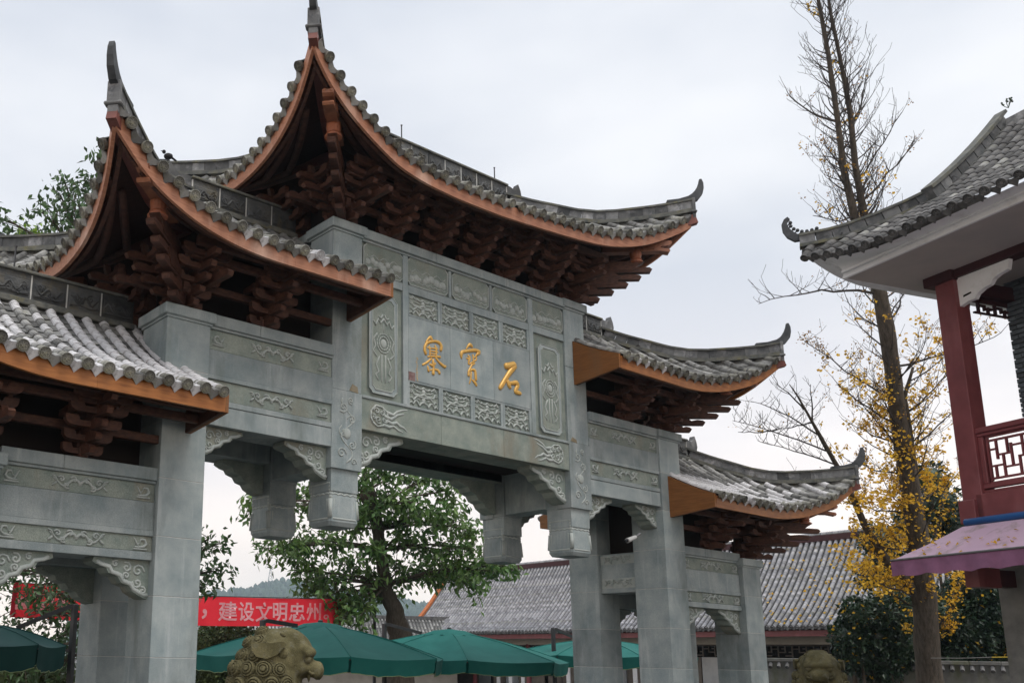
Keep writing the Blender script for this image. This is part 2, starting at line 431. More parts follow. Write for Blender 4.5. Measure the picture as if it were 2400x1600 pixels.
def notch(x0, x1, z0, z1, r):
    "outline of a panel whose corners are cut back in a step curve"
    o = []
    for cx, cz, s0, s1 in ((x0, z0, 1, 1), (x1, z0, -1, 1), (x1, z1, -1, -1), (x0, z1, 1, -1)):
        q = [(cx + s0 * r, cz), (cx + s0 * r * .75, cz + s1 * r * .35), (cx + s0 * r * .35, cz + s1 * r * .75), (cx, cz + s1 * r)]
        o += q if (s0 * s1) < 0 else q[::-1]
    return o
def plate(m, outline, y0, y1): m.prism(outline, lambda a, b, d: (a, d, b), y1, y0)
def loop(m, outline, w, y, h=.012):
    pts = outline + [outline[0]]
    for a, b in zip(pts, pts[1:]):
        L = math.dist(a, b)
        if L > 1e-4: ribbon(m, [a, b], w, y, h, 4)
def scroll(m, cx, cz, w, h, y, lw, rel=.03):
    "flowering scroll: mirrored S curls"
    for s in (-1, 1):
        ribbon(m, [(cx + s * w * t, cz + h * .28 * math.sin(t * 7.5)) for t in [i / 14 for i in range(15)]], [lw * (1.1 - .5 * i / 14) for i in range(15)], y, rel)
        for k, (t, dz) in enumerate(((.25, .25), (.5, -.22), (.72, .2))):
            ribbon(m, [(cx + s * a, cz + b) for a, b in spiral(w * t, h * dz, h * .26, 1.1, (0.5 if dz > 0 else -2.2), 1, 9)], lw * .75, y, rel)
        ribbon(m, [(cx + s * w * .86, cz), (cx + s * w * .95, cz + h * .35), (cx + s * w * 1.05, cz + h * .42)], lw * .7, y, rel)
        ribbon(m, [(cx + s * w * .9, cz - .01), (cx + s * w * 1.03, cz - h * .3)], lw * .7, y, rel)
    m.ball((cx, y, cz), lw * .8, 7, 5, (1, rel / lw, 1))
def beast(m, cx, cz, s, y, d):
    "small corner carving: a dragon fish curled on a base line, facing d"
    X = lambda a: cx + d * a * s
    ribbon(m, [(X(-.9), cz - s * .75), (X(.9), cz - s * .75)], s * .3, y, .028, 5)
    ribbon(m, [(X(.8), cz - s * .45), (X(.3), cz - s * .5), (X(-.45), cz - s * .4), (X(-.85), cz), (X(-.6), cz + s * .55), (X(-.1), cz + s * .6), (X(.1), cz + s * .25)], [s * .2, s * .32, s * .42, s * .4, s * .36, s * .3, s * .15], y, .035)
    ribbon(m, [(X(.35), cz - s * .3), (X(.6), cz + s * .1), (X(.8), cz + s * .5), (X(1.0), cz + s * .75)], [s * .3, s * .26, s * .2, s * .1], y, .03)
    ribbon(m, [(X(.5), cz - s * .1), (X(.15), cz + s * .1)], s * .16, y, .026)
def foliage(m, x0, x1, z0, z1, y, seed, rel=.016, dens=1.0):
    "carved band of clouds, rocks and figures"
    r = random.Random(seed)
    n = int(9 * dens)
    ribbon(m, [(lerp(x0, x1, i / 24), lerp(z0, z1, .82 + .12 * math.sin(i * .9 + seed))) for i in range(25)], .014, y, rel * .7, 5)
    ribbon(m, [(lerp(x0, x1, i / 24), lerp(z0, z1, .06 + .06 * math.sin(i * 1.7 + seed))) for i in range(25)], .022, y, rel * .8, 5)
    for i in range(n):
        cx = lerp(x0, x1, (i + .5 + r.uniform(-.25, .25)) / n); cz = lerp(z0, z1, r.uniform(.25, .6)); rr = (z1 - z0) * r.uniform(.13, .26)
        m.ball((cx, y, cz), rr, 8, 5, (1.2, rel * 1.3 / rr, 1))
        ribbon(m, spiral(cx + r.uniform(-.03, .03), cz + rr * .4, rr * .7, 1, r.uniform(0, 6), r.choice((-1, 1)), 8), .012, y - rel * .5, rel * .6, 5)
        ribbon(m, [(cx - rr, cz - rr * .6), (cx, cz - rr), (cx + rr, cz - rr * .5)], .016, y, rel * .8, 5)

# ---------------- lower and middle bays: stone beams, front and rear
def bay(x0, x1, z, yb, front):
    """z: dict of heights; beam pieces of a bay between x0 < x1; front face at yb"""
    f = (lambda y: y) if front else mirY
    dp = .52
    body = MB().box(x0, x1, f(yb + .012), f(yb + dp), z['bot'] + .004, z['top'] - .15)
    b = body.build('beam', 'stone', gate)
    n = 2
    def pc(name, m, za, zb, proud, ch=.005, k=1):
        L = (x1 - x0) / k
        for i in range(k):
            MB().box(x0 + i * L + .001, x0 + (i + 1) * L - .001, f(yb - proud), f(yb + .08), za, zb, ch).build(name, m, b)
    for i, t in enumerate((.0, .38)):
        MB().box(lerp(x0, x1, t) + .001, lerp(x0, x1, (.38, 1.0)[i]) - .001, f(yb - .055), f(yb + dp), z['top'] - .15, z['top'], .006).build('cornice_stone', 'stone', b)
    pc('moulding', 'stone', z['top'] - .185, z['top'] - .15, .028)
    pc('carved_band', 'stone_hewn', z['b1'] + .006, z['top'] - .185, -.006)
    pc('plain_band', 'stone', z['m1'], z['b1'], .012)
    pc('moulding', 'stone', z['m2'], z['m1'], .022)
    pc('carved_band', 'stone_hewn', z['b2'] + .006, z['m2'], -.006)
    pc('moulding', 'stone', z['f1'], z['b2'], .018)
    if z['f1'] > z['bot'] + .03:
        pc('beam_foot', 'stone', z['bot'], z['f1'] - .004, .008)
    if front:
        w = x1 - x0; cx = (x0 + x1) / 2; y = yb + .006
        for za, zb in ((z['b1'], z['top'] - .185), (z['b2'], z['m2'])):
            zc = (za + zb) / 2
            mm_ = MB(); scroll(mm_, cx, zc, .31, .15, y, .036); mm_.build('scroll_carving', 'stone_relief', b, True)
            mm_ = MB(); beast(mm_, x0 + .15, zc, .085, y, 1); mm_.build('beast_carving', 'stone_relief', b, True)
            mm_ = MB(); beast(mm_, x1 - .15, zc, .085, y, -1); mm_.build('beast_carving', 'stone_relief', b, True)
    return b
Z2 = dict(top=6.195, b1=5.745, m1=5.42, m2=5.365, b2=5.11, f1=5.04, bot=4.784)
Z1 = dict(top=4.145, b1=3.74, m1=3.41, m2=3.345, b2=3.16, f1=3.069, bot=3.069)
for fr in (True, False):
    for sx in (-1, 1):
        a, b = sorted((sx * (CX - HW), sx * (PX + .26)))
        bay(a, b, Z2, .043, fr)
        a, b = sorted((sx * (OX - HW), sx * (CX + HW)))
        bay(a, b, Z1, .091, fr)
# tie beams between front and rear columns (end faces of the bays)
for sx in (-1, 1):
    for xc in (CX, OX):
        m = MB().box(sx * xc - .24, sx * xc + .24, CD - .01, 2 * YM - CD + .01, 3.315, 4.03, .006)
        t = m.build('tie_beam', 'stone', gate)
        for za, zb in ((3.40, 3.58), (3.84, 4.0)):
            for q in (-1, 1):
                xx = sx * xc + q * .243
                mm_ = MB()
                mm_.box(xx - .004, xx + .004, CD + .03, 2 * YM - CD - .03, za, zb)
                k = MB(); scroll(k, 0, 0, .27, .13, 0, .03)
                k.xf(Matrix.Translation((xx + q * .004, YM, (za + zb) / 2)) @ Matrix.Rotation(PI / 2 * q, 4, 'Z'))
                mm_.add(k.v, k.f)
                mm_.build('relief_carving', 'stone_relief', t)

# ---------------- hanging posts with lanterns
def hanging_post(sx, front):
    f = (lambda y: y) if front else mirY
    x = sx * PX; hw = .26; ya, yb_ = .038, .58
    core = MB().box(x - hw + .03, x + hw - .03, f(ya + .03), f(yb_ - .02), 4.2, 8.0)
    p = core.build('hanging_post', 'stone', gate)
    for za, zb in ((5.60, 6.9), (6.9, 7.957)):
        MB().box(x - hw, x + hw, f(ya), f(yb_), za + .0015, zb - .0015, .006).build('stone_block', 'stone', p)
    MB().box(x - hw - .004, x + hw + .004, f(ya - .012), f(ya + .3), 4.502, 5.598, .006).build('stone_plaque', 'stone', p)
    MB().box(x - hw + .02, x + hw - .02, f(ya + .3), f(yb_), 4.52, 5.598, .006).build('stone_block', 'stone', p)
    MB().box(x - hw - .055, x + hw + .055, f(ya - .055), f(yb_ + .055), 7.957, 8.092, .008).build('capital', 'stone', p)
    MB().box(x - hw - .02, x + hw + .02, f(ya - .02), f(yb_ + .02), 7.925, 7.955).build('moulding', 'stone', p)
    if front:
        m = MB(); y = ya - .012
        zc = 5.03
        ribbon(m, [(x + .10 * math.sin(i * .55) , 4.6 + i * .042) for i in range(22)], [.022 + .008 * math.sin(i) for i in range(22)], y, .012)
        for k, (dx, z, r, d) in enumerate(((-.09, 4.72, .08, 1), (.09, 4.85, .07, -1), (-.06, 5.02, .085, 1), (.08, 5.2, .075, -1), (-.07, 5.36, .08, 1), (.06, 5.47, .05, -1), (.12, 4.62, .05, 1))):
            ribbon(m, spiral(x + dx, z, r, 1.3, k, d, 11), .02, y, .012)
        m.ball((x, y, 5.0), .07, 9, 6, (1, .3, 1.1))
        m.build('relief_carving', 'stone_relief', p, True)
    # the lantern below
    cy = (ya + yb_) / 2
    def ring(h, z): return (h, z)
    prof = [(.235, 4.50), (.215, 4.47), (.205, 4.34), (.225, 4.315), (.225, 4.295), (.195, 4.275), (.195, 4.235), (.222, 4.20), (.235, 4.12), (.248, 3.86), (.245, 3.79), (.215, 3.735), (.17, 3.729)]
    secs = []
    for r, z in prof:
        c = r * .88
        secs.append([(x - c, f(cy) - r, z), (x + c, f(cy) - r, z), (x + r, f(cy) - c, z), (x + r, f(cy) + c, z), (x + c, f(cy) + r, z), (x - c, f(cy) + r, z), (x - r, f(cy) + c, z), (x - r, f(cy) - c, z)])
    m = MB().sweep(None, secs[::-1])
    lt = m.build('lantern', 'stone', p)
    m = MB()
    for qx, qy in ((-1, -1), (1, -1), (1, 1), (-1, 1)):
        for i in range(5):
            m.ball((x + qx * .205, f(cy) + qy * .205, 4.30 - i * .045), .035, 7, 5)
        m.bar([(x + qx * .215, f(cy) + qy * .215, 4.09), (x + qx * .23, f(cy) + qy * .23, 3.84)], .055, .055, Vector((1, 1, 0)))
    for i in range(4):
        a = i * PI / 2; rt = Matrix.Translation((x, f(cy), 0)) @ Matrix.Rotation(a, 4, 'Z')
        k = MB()
        ribbon(k, [(lerp(-.2, .2, t / 20), 4.15 + .022 * abs(math.sin(t * .62))) for t in range(21)], .03, -.225, .014)
        ribbon(k, [(-.19, 3.83), (.19, 3.83)], .03, -.243, .012); ribbon(k, [(-.17, 4.09), (-.18, 3.86)], .018, -.236, .01); ribbon(k, [(.17, 4.09), (.18, 3.86)], .018, -.236, .01)
        ribbon(k, spiral(-.08, 4.40, .06, 1.2, 0, 1, 9), .02, -.208, .012); ribbon(k, spiral(.08, 4.40, .06, 1.2, PI, -1, 9), .02, -.208, .012)
        ribbon(k, [(-.19, 4.31), (.19, 4.31)], .028, -.222, .012)
        k.xf(rt); m.add(k.v, k.f)
    m.build('lantern_ornament', 'stone_relief', p, True)
    return p
for fr in (True, False):
    for sx in (-1, 1): hanging_post(sx, fr)

# ---------------- stone corner brackets under the beams
QP = [(a * 1.42, b) for a, b in [(0, 0), (-.46, 0), (-.47, -.05), (-.44, -.075), (-.36, -.10), (-.335, -.16), (-.26, -.19), (-.225, -.26), (-.16, -.285), (-.13, -.345), (-.075, -.385), (-.03, -.41), (0, -.415)]]
def corner_bracket(x, z, d, y0, front, sc=1.0):
    f = (lambda y: y) if front else mirY
    out = [(x + d * (-a) * sc, z + b * sc) for a, b in QP]
    m = MB().prism(out if d > 0 else out[::-1], lambda a, b, dd: (a, dd, b), f(y0 + .26), f(y0))
    o = m.build('corner_bracket', 'stone_hewn', gate)
    k = MB(); yy = f(y0); q = 1 if front else -1
    edge = [(x + d * (-a) * sc, z + b * sc) for a, b in QP[1:]]
    X = lambda a: x + d * a * 1.35 * sc
    ins = [(lerp(a, X(.06), .10), lerp(b, z - .04, .10)) for a, b in edge[1:]]
    ribbon(k, ins, .05 * sc, yy, .014)
    for cx, cz, r, a0, dr in ((.10, -.12, .075, 0, 1), (.20, -.09, .06, 2, -1), (.30, -.06, .04, 1, 1), (.10, -.25, .06, 3, 1), (.20, -.18, .045, 4, -1), (.05, -.33, .045, 2, -1)):
        ribbon(k, spiral(X(cx), z + cz * sc, r * sc, 1.25, a0, dr, 10), .026 * sc, yy, .016)
    k.build('relief_carving', 'stone_relief', o, True)
    return o
for fr in (True, False):
    for sx in (-1, 1):
        corner_bracket(sx * (CX - HW), 4.784, -sx, .14, fr, .92)
        corner_bracket(sx * (PX + .255), 4.784, sx, .14, fr, 1.05)
        corner_bracket(sx * (PX - .255), 5.113, -sx, .14, fr, 1.3)
        corner_bracket(sx * (CX + HW), 3.069, sx, .14, fr, 1.05)
        corner_bracket(sx * (OX - HW), 3.069, -sx, .14, fr, 1.05)

# ---------------- central panel
def central(front):
    f = (lambda y: y) if front else mirY
    xa, xb = -PX + .26, PX - .26
    y = .052
    body = MB().box(xa, xb, f(y + .05), f(y + .52), 5.118, 7.93)
    p = body.build('central_panel', 'stone', gate)
    for a, b in ((xa, -.78), (-.78, .76), (.76, xb)):
        MB().box(a + .001, b - .001, f(y - .06), f(y + .52), 7.932, 8.075, .006).build('cornice_stone', 'stone', p)
    MB().box(xa, xb, f(y - .022), f(y + .1), 7.897, 7.931).build('moulding', 'stone', p)
    for a, b in ((xa, -.682), (-.682, .65), (.65, xb)):
        MB().box(a + .001, b - .001, f(y - .012), f(y + .52), 5.113, 5.555, .005).build('lintel_stone', 'stone_hewn', p)
    MB().box(xa, xb, f(y - .03), f(y + .1), 5.556, 5.60, .008).build('moulding', 'stone', p)
    if not front:
        MB().box(xa, xb, f(y), f(y + .1), 5.602, 7.895).build('back_slab', 'stone', p)
        return
    # field behind the frames
    MB().box(xa, xb, y + .03, y + .1, 5.602, 7.895).build('field_slab', 'stone_hewn', p)
    for s in (-1, 1):
        MB().box(s * 1.325, s * 1.425, y - .012, y + .06, 5.602, 7.90, .006).build('upright_strip', 'stone', p)
    for a, b in ((-1.32, -.47), (-.468, .468), (.47, 1.32)):
        MB().box(a, b - .001, y - .004, y + .06, 5.995, 6.965, .003).build('name_slab', 'stone', p)
    # picture panels along the top
    for i, (a, b) in enumerate(((-2.165, -1.415), (-1.325, -.50), (-.405, .395), (.49, 1.285), (1.385, 2.18))):
        z0, z1 = 7.465, 7.895
        m = MB(); nt = notch(a, b, z0, z1, .06)
        plate(m, nt, y + .006, y + .06)
        q = m.build('picture_panel', 'stone_hewn', p)
        m = MB(); loop(m, nt, .022, y + .006)
        foliage(m, a + .05, b - .05, z0 + .05, z1 - .14, y + .006, i + 3)
        m.build('relief_carving', 'stone_relief', p, True)
    for a in (-1.37, -.4525, .4425, 1.335):
        MB().box(a - .028, a + .028, y - .008, y + .06, 7.45, 7.896, .008).build('frame_bar', 'stone', p)
    MB().box(-1.325, 1.325, y - .006, y + .06, 7.325, 7.45, .006).build('frame_bar', 'stone', p)
    for s in (-1, 1): MB().box(s * 1.425, s * 2.2, y - .006, y + .06, 7.33, 7.45, .006).build('frame_bar', 'stone', p)
    # pierced wave panels
    for zt in (7.315, 5.955):
        z0 = zt - (.315 if zt > 6.5 else .335); z1 = zt
        cs = [(-1.295, -.715), (-.63, -.05), (.04, .61), (.71, 1.27)]
        ed = [-1.325] + [(cs[i][1] + cs[i + 1][0]) / 2 for i in range(3)] + [1.325]
        for i, (a, b) in enumerate(cs):
            m = MB().box(a, b, y + .022, y + .06, z0, z1)
            q = m.build('wave_panel', 'stone_hewn', p)
            m = MB(); cx, cz, w, h = (a + b) / 2, (z0 + z1) / 2, (b - a) / 2, (z1 - z0) / 2
            Pn = lambda l: [(cx + u * w, cz + v * h) for u, v in l]
            yy = y + .024
            lw = .03
            for s in (-1, 1):
                mk = lambda l: Pn([(s * u, v) for u, v in l])
                ribbon(m, mk([(.0, .82), (.12, .66), (.28, .62), (.42, .76), (.5, .62), (.66, .80), (.74, .95)]), lw, yy, .024)
                ribbon(m, mk([(.0, .22), (.2, .02), (.42, .08), (.62, .0), (.72, .12), (.80, .42), (.95, .5)]), [lw * 1.4, lw * 1.2, lw * 1.2, lw, lw, lw * .8, lw * .6], yy, .026)
                ribbon(m, mk([(.0, -.12), (.22, -.10), (.42, -.02), (.56, -.22), (.70, -.5), (.80, -.28), (.93, -.3)]), [lw * 1.1] * 4 + [lw, lw * .8, lw * .6], yy, .026)
                ribbon(m, mk([(.0, -.52), (.16, -.62), (.30, -.92), (.45, -.55), (.58, -.5), (.72, -.88), (.82, -.66), (.95, -.8)]), lw * 1.1, yy, .026)
                ribbon(m, mk(spiral(.86, .72, .13, .9, 2, 1, 8)), lw * .7, yy, .02); ribbon(m, mk(spiral(.88, .2, .12, .9, 0, 1, 8)), lw * .7, yy, .02)
                ribbon(m, mk([(.24, .33), (.45, .36), (.6, .5)]), lw * .8, yy, .02); ribbon(m, mk([(.25, -.36), (.4, -.3)]), lw * .8, yy, .02)
            for v in (.42, -.34): m.ball((cx, yy, cz + v * h), .04, 8, 6, (1, .6, 1))
            m.build('wave_relief', 'stone_relief', q, True)
            MB().box(ed[i] + .001, a - .001, y - .006, y + .06, z0 - .02, z1 + .008, .004).build('frame_bar', 'stone', p)
            MB().box(b + .001, ed[i + 1] - .001, y - .006, y + .06, z0 - .02, z1 + .008, .004).build('frame_bar', 'stone', p)
        MB().box(-1.325, 1.325, y - .005, y + .06, z0 - .035 if zt > 6.5 else z1 + .002, z0 - .001 if zt > 6.5 else z1 + .036, .004).build('frame_bar', 'stone', p)
    # tall side panels
    for s in (-1, 1):
        a, b = sorted((s * 1.535, s * 2.06)); z0, z1 = 5.672, 7.16
        m = MB(); nt = notch(a, b, z0, z1, .07); nt2 = notch(a + .055, b - .055, z0 + .055, z1 - .055, .06)
        plate(m, nt, y - .004, y + .06)
        q = m.build('side_panel', 'stone', p)
        m = MB(); plate(m, nt2, y - .006, y + .02); m.build('panel_field', 'stone_hewn', q)
        m = MB(); loop(m, nt2, .016, y - .006, .01); loop(m, nt, .014, y - .004, .01)
        cx = (a + b) / 2; yy = y - .006
        for t in (-1, 1):
            ribbon(m, [(cx, 6.80), (cx + t * .06, 6.72), (cx + t * .10, 6.78), (cx + t * .15, 6.68), (cx + t * .19, 6.74)], .03, yy, .016)
            ribbon(m, [(cx + t * .02, 6.86), (cx + t * .05, 6.80), (cx + t * .09, 6.82)], .03, yy, .016)
            ribbon(m, [(cx + t * .12, 6.56), (cx + t * .19, 6.48), (cx + t * .15, 6.38), (cx + t * .2, 6.30), (cx + t * .13, 6.22)], .03, yy, .016)
            ribbon(m, [(cx + t * .035, 6.25), (cx + t * .035, 5.86)], .026, yy, .014)
            ribbon(m, [(cx + t * .08, 6.22), (cx + t * .14, 6.10), (cx + t * .09, 6.0), (cx + t * .15, 5.95), (cx + t * .10, 5.88)], .028, yy, .016)
        ribbon(m, [(cx, 6.72), (cx, 6.58)], .016, yy, .012)
        loop(m, [(cx + .085 * math.cos(k * PI / 7), 6.43 + .10 * math.sin(k * PI / 7)) for k in range(14)], .02, yy, .016)
        loop(m, [(cx + .125 * math.cos(k * PI / 8), 6.43 + .145 * math.sin(k * PI / 8)) for k in range(16)], .018, yy, .012)
        m.ball((cx, yy, 6.43), .06, 8, 6, (1, .2, 1.1))
        m.build('relief_carving', 'stone_relief', q, True)
    # phoenixes on the lintel
    for s in (-1, 1):
        m = MB(); yy = y - .012
        Q = lambda l: [(s * u, v) for u, v in l]
        loop(m, Q([(2.03, 5.40), (1.95, 5.49), (1.83, 5.48), (1.74, 5.42), (1.72, 5.30), (1.80, 5.22), (1.92, 5.19), (2.0, 5.24), (2.04, 5.31)]), .03, yy, .02)
        for cx, cz, r, k in ((1.93, 5.41, .055, 0), (1.83, 5.40, .05, 2), (1.90, 5.29, .06, 4), (1.98, 5.32, .04, 1), (1.79, 5.30, .045, 3)):
            ribbon(m, Q(spiral(cx, cz, r, 1.2, k, 1, 9)), .022, yy, .02)
        ribbon(m, Q([(1.74, 5.42), (1.62, 5.40), (1.55, 5.46), (1.45, 5.50), (1.35, 5.52)]), [.06, .05, .04, .03, .015], yy, .02)
        ribbon(m, Q([(1.78, 5.36), (1.66, 5.33), (1.55, 5.41), (1.42, 5.45)]), [.05, .06, .045, .02], yy, .02)
        ribbon(m, Q([(1.74, 5.30), (1.64, 5.27), (1.56, 5.30), (1.50, 5.26), (1.43, 5.25), (1.36, 5.20)]), [.05, .06, .05, .045, .03, .015], yy, .02)
        ribbon(m, Q([(1.80, 5.23), (1.70, 5.21), (1.62, 5.24), (1.52, 5.19), (1.44, 5.18)]), [.05, .05, .04, .03, .015], yy, .02)
        m.build('phoenix_relief', 'stone_relief', p, True)
    # gilded characters (brush strokes; x, z, width)
    def put(name, strokes, k=1.0, mt='gold'):
        m = MB()
        for st in strokes:
            P_ = []
            for (u, v, w) in st:
                t = plane_pt(u, v); P_.append((t[0], t[1], w * k))
            dense = []
            for (a, b) in zip(P_, P_[1:]):
                for i in range(3): dense.append(tuple(lerp(a[j], b[j], i / 3) for j in range(3)))
            dense.append(P_[-1])
            if len(dense) > 4:
                sm = [dense[0]] + [tuple((dense[i - 1][j] + 2 * dense[i][j] + dense[i + 1][j]) / 4 for j in range(3)) for i in range(1, len(dense) - 1)] + [dense[-1]]
                dense = sm
            ww = [max(d[2], .006) for d in dense]
            P3 = [(d[0], y - .006, d[1]) for d in dense]
            a = Vector(P3[0]) + (Vector(P3[0]) - Vector(P3[1])).normalized() * ww[0] * .33
            b = Vector(P3[-1]) + (Vector(P3[-1]) - Vector(P3[-2])).normalized() * ww[-1] * .33
            m.tube([a] + P3 + [b], [ww[0] * .28] + [x / 2 for x in ww] + [ww[-1] * .28], 10, (FY, .62))
        return m.build(name, mt, p, True)
    def plane_pt(u, v):
        "name board: tracing coordinates -> (x, z) on the slab"
        U_, V_ = 960 + u / 7.84, 770 + v / 7.84
        d = CF + CR * ((U_ - PU) / FPX) - CU * ((V_ - PV) / FPX)
        q = EYE + d * ((y - .004 - EYE.y) / d.y)
        return q.x, q.z
    K = .00118
    put('gilded_character', [[(1765, 690, 95), (1830, 680, 95), (1915, 665, 100)], [(1925, 690, 95), (1840, 800, 85), (1760, 920, 75), (1690, 1040, 78), (1655, 1095, 62)],
        [(1800, 960, 60), (1822, 1040, 75), (1845, 1085, 52)], [(1830, 1000, 50), (1900, 1000, 58), (1960, 990, 80), (1985, 1050, 70), (1950, 1120, 65), (1930, 1160, 58), (2000, 1180, 68), (2035, 1192, 50)]], K)
    put('gilded_character', [[(1035, 375, 12), (1078, 312, 40), (1110, 292, 55), (1145, 330, 42)], [(952, 545, 25), (940, 470, 58), (962, 425, 50), (1050, 412, 45), (1130, 402, 48), (1205, 395, 50), (1288, 432, 58), (1250, 462, 48), (1205, 515, 18)],
        [(1072, 490, 25), (1100, 530, 45), (1092, 580, 40), (1076, 640, 22), (1088, 662, 22), (1150, 612, 18)], [(1052, 546, 28), (1085, 552, 30)],
        [(1160, 482, 25), (1170, 530, 26), (1163, 585, 22)], [(1180, 530, 20), (1230, 520, 24), (1222, 580, 26), (1165, 602, 15)], [(1150, 620, 24), (1203, 630, 24), (1160, 664, 20)],
        [(1150, 650, 25), (1110, 730, 35), (1080, 800, 40), (1082, 862, 45)], [(1090, 782, 25), (1150, 752, 35), (1200, 762, 45), (1210, 840, 45), (1216, 940, 45)],
        [(1130, 800, 25), (1126, 880, 28), (1116, 950, 28), (1095, 1012, 14)], [(1150, 942, 25), (1198, 990, 50), (1225, 1042, 40)]], K)
    put('gilded_character', [[(300, 252, 28), (345, 182, 30), (388, 152, 50), (410, 215, 35)], [(312, 268, 45), (276, 330, 45), (274, 400, 50), (295, 462, 45)],
        [(312, 268, 40), (380, 240, 40), (470, 230, 40), (550, 262, 50), (585, 330, 50), (570, 398, 45)], [(360, 322, 25), (374, 400, 28), (370, 510, 28)], [(465, 312, 25), (486, 360, 35), (490, 500, 25)],
        [(332, 352, 22), (420, 362, 22), (510, 372, 26)], [(372, 410, 20), (440, 420, 22), (512, 432, 24)], [(370, 460, 18), (482, 470, 20)], [(336, 516, 25), (450, 510, 30), (558, 520, 35)],
        [(400, 550, 28), (320, 620, 32), (238, 664, 28)], [(480, 540, 28), (550, 630, 38), (640, 705, 48), (662, 690, 30)], [(430, 560, 20), (432, 640, 56), (442, 720, 28), (430, 828, 52)],
        [(370, 652, 28), (410, 682, 42), (470, 642, 30)], [(330, 692, 25), (347, 780, 38)], [(380, 762, 20), (440, 746, 22), (520, 762, 40), (548, 820, 45)]], K)
    sg = []
    r = random.Random(5)
    for i in range(15):
        v0 = 530 + i * 29; u0 = 132 + r.uniform(-8, 8)
        sg.append([(u0 - r.uniform(5, 18), v0 + r.uniform(-6, 6), 6), (u0 + r.uniform(5, 18), v0 + r.uniform(-6, 6), 6)])
        if i % 2: sg.append([(u0, v0 - 8, 6), (u0 + r.uniform(-8, 8), v0 + 16, 6)])
    sg.append([(135, 880, 7), (142, 930, 8), (155, 975, 4)])
    put('small_inscription', sg, .0008)
    MB().box(-1.318, -1.19, y - .007, y, 5.985, 6.115).build('seal', 'seal_red', p)
    # dirty run-off patches
    for (x0, x1, z0, z1) in ((-2.42, -2.26, 5.62, 5.72), (2.25, 2.42, 5.62, 5.69)):
        MB().prism([(x0, z0), (x1, z0 - .02), (x1 - .02, z1 - .03), (x0 + .05, z1)], lambda a, b, d: (a, d, b), .05, .0335).build('stone_patch', 'stone_dirty', p)
central(True); central(False)

# ---------------- timber core between the two stone faces, and ceilings
core = MB()
for sx in (-1, 1):
    a, b = sorted((sx * PX, sx * (CX - HW))); core.box(a, b, .56, 1.52, 5.2, 7.3)
    a, b = sorted((sx * OX, sx * (CX + .1))); core.box(a, b, .56, 1.52, 3.6, 5.3)
core.box(-PX, PX, .56, 1.52, 5.25, 9.2)
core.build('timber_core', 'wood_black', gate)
for sx in (-1, 1):
    MB().box(sx * PX - .2, sx * PX + .2, .57, 1.51, 4.55, 7.93).build('side_slab', 'stone', gate)
    MB().box(sx * PX - .31, sx * PX + .31, .636, 1.444, 7.94, 8.06).build('cornice_stone', 'stone', gate)
# ---------------- bracket sets under the eaves (timber)
def beak_profile(L, h, drop=0.0):
    "side outline of a projecting arm whose upper edge sweeps down to a blunt beak; (out, up)"
    return [(-.12, 0), (L * .55, -drop * .5), (L, -drop), (L + .03, -drop + .05), (L - .01, -drop + .085), (L * .86, -drop + .10), (L * .72, -drop * .6 + h * .55), (L * .62, h), (-.12, h)]
def curl_profile(L, h):
    "an upturned tusk-like arm end"
    return [(-.10, 0), (L * .55, .0), (L * .85, .05), (L, .13), (L + .035, h + .1), (L - .05, h + .1), (L - .08, h * .75), (L * .6, h * .6), (-.1, h * .6)]
def arm_profile(w, h):
    "boat-shaped cross arm with raised ends and a hollow top"
    q = [(-w * .50, h * .55), (-w * .58, h), (-w, h), (-w, h * .5), (-w * .95, h * .25), (-w * .85, h * .06), (-w * .70, 0)]
    return q + [(-a, b) for a, b in q[::-1]]
BR_MESH = {}
def br_mesh(key, fn, m='wood_dark'):
    if key not in BR_MESH: BR_MESH[key] = fn().mesh(key[0], m)
    return BR_MESH[key]
def outm(prof, t): return lambda: MB().prism(prof, lambda a, b, d: (d, -a, b), -t / 2, t / 2)
def crossm(prof, t): return lambda: MB().prism(prof, lambda a, b, d: (a, d, b), -t / 2, t / 2)
TIERS = [(.30, .52, .11, .015), (.44, .76, .12, .02), (.58, 1.0, .13, .025), (.70, 1.22, .13, .03), (.80, 1.40, .12, .03)]
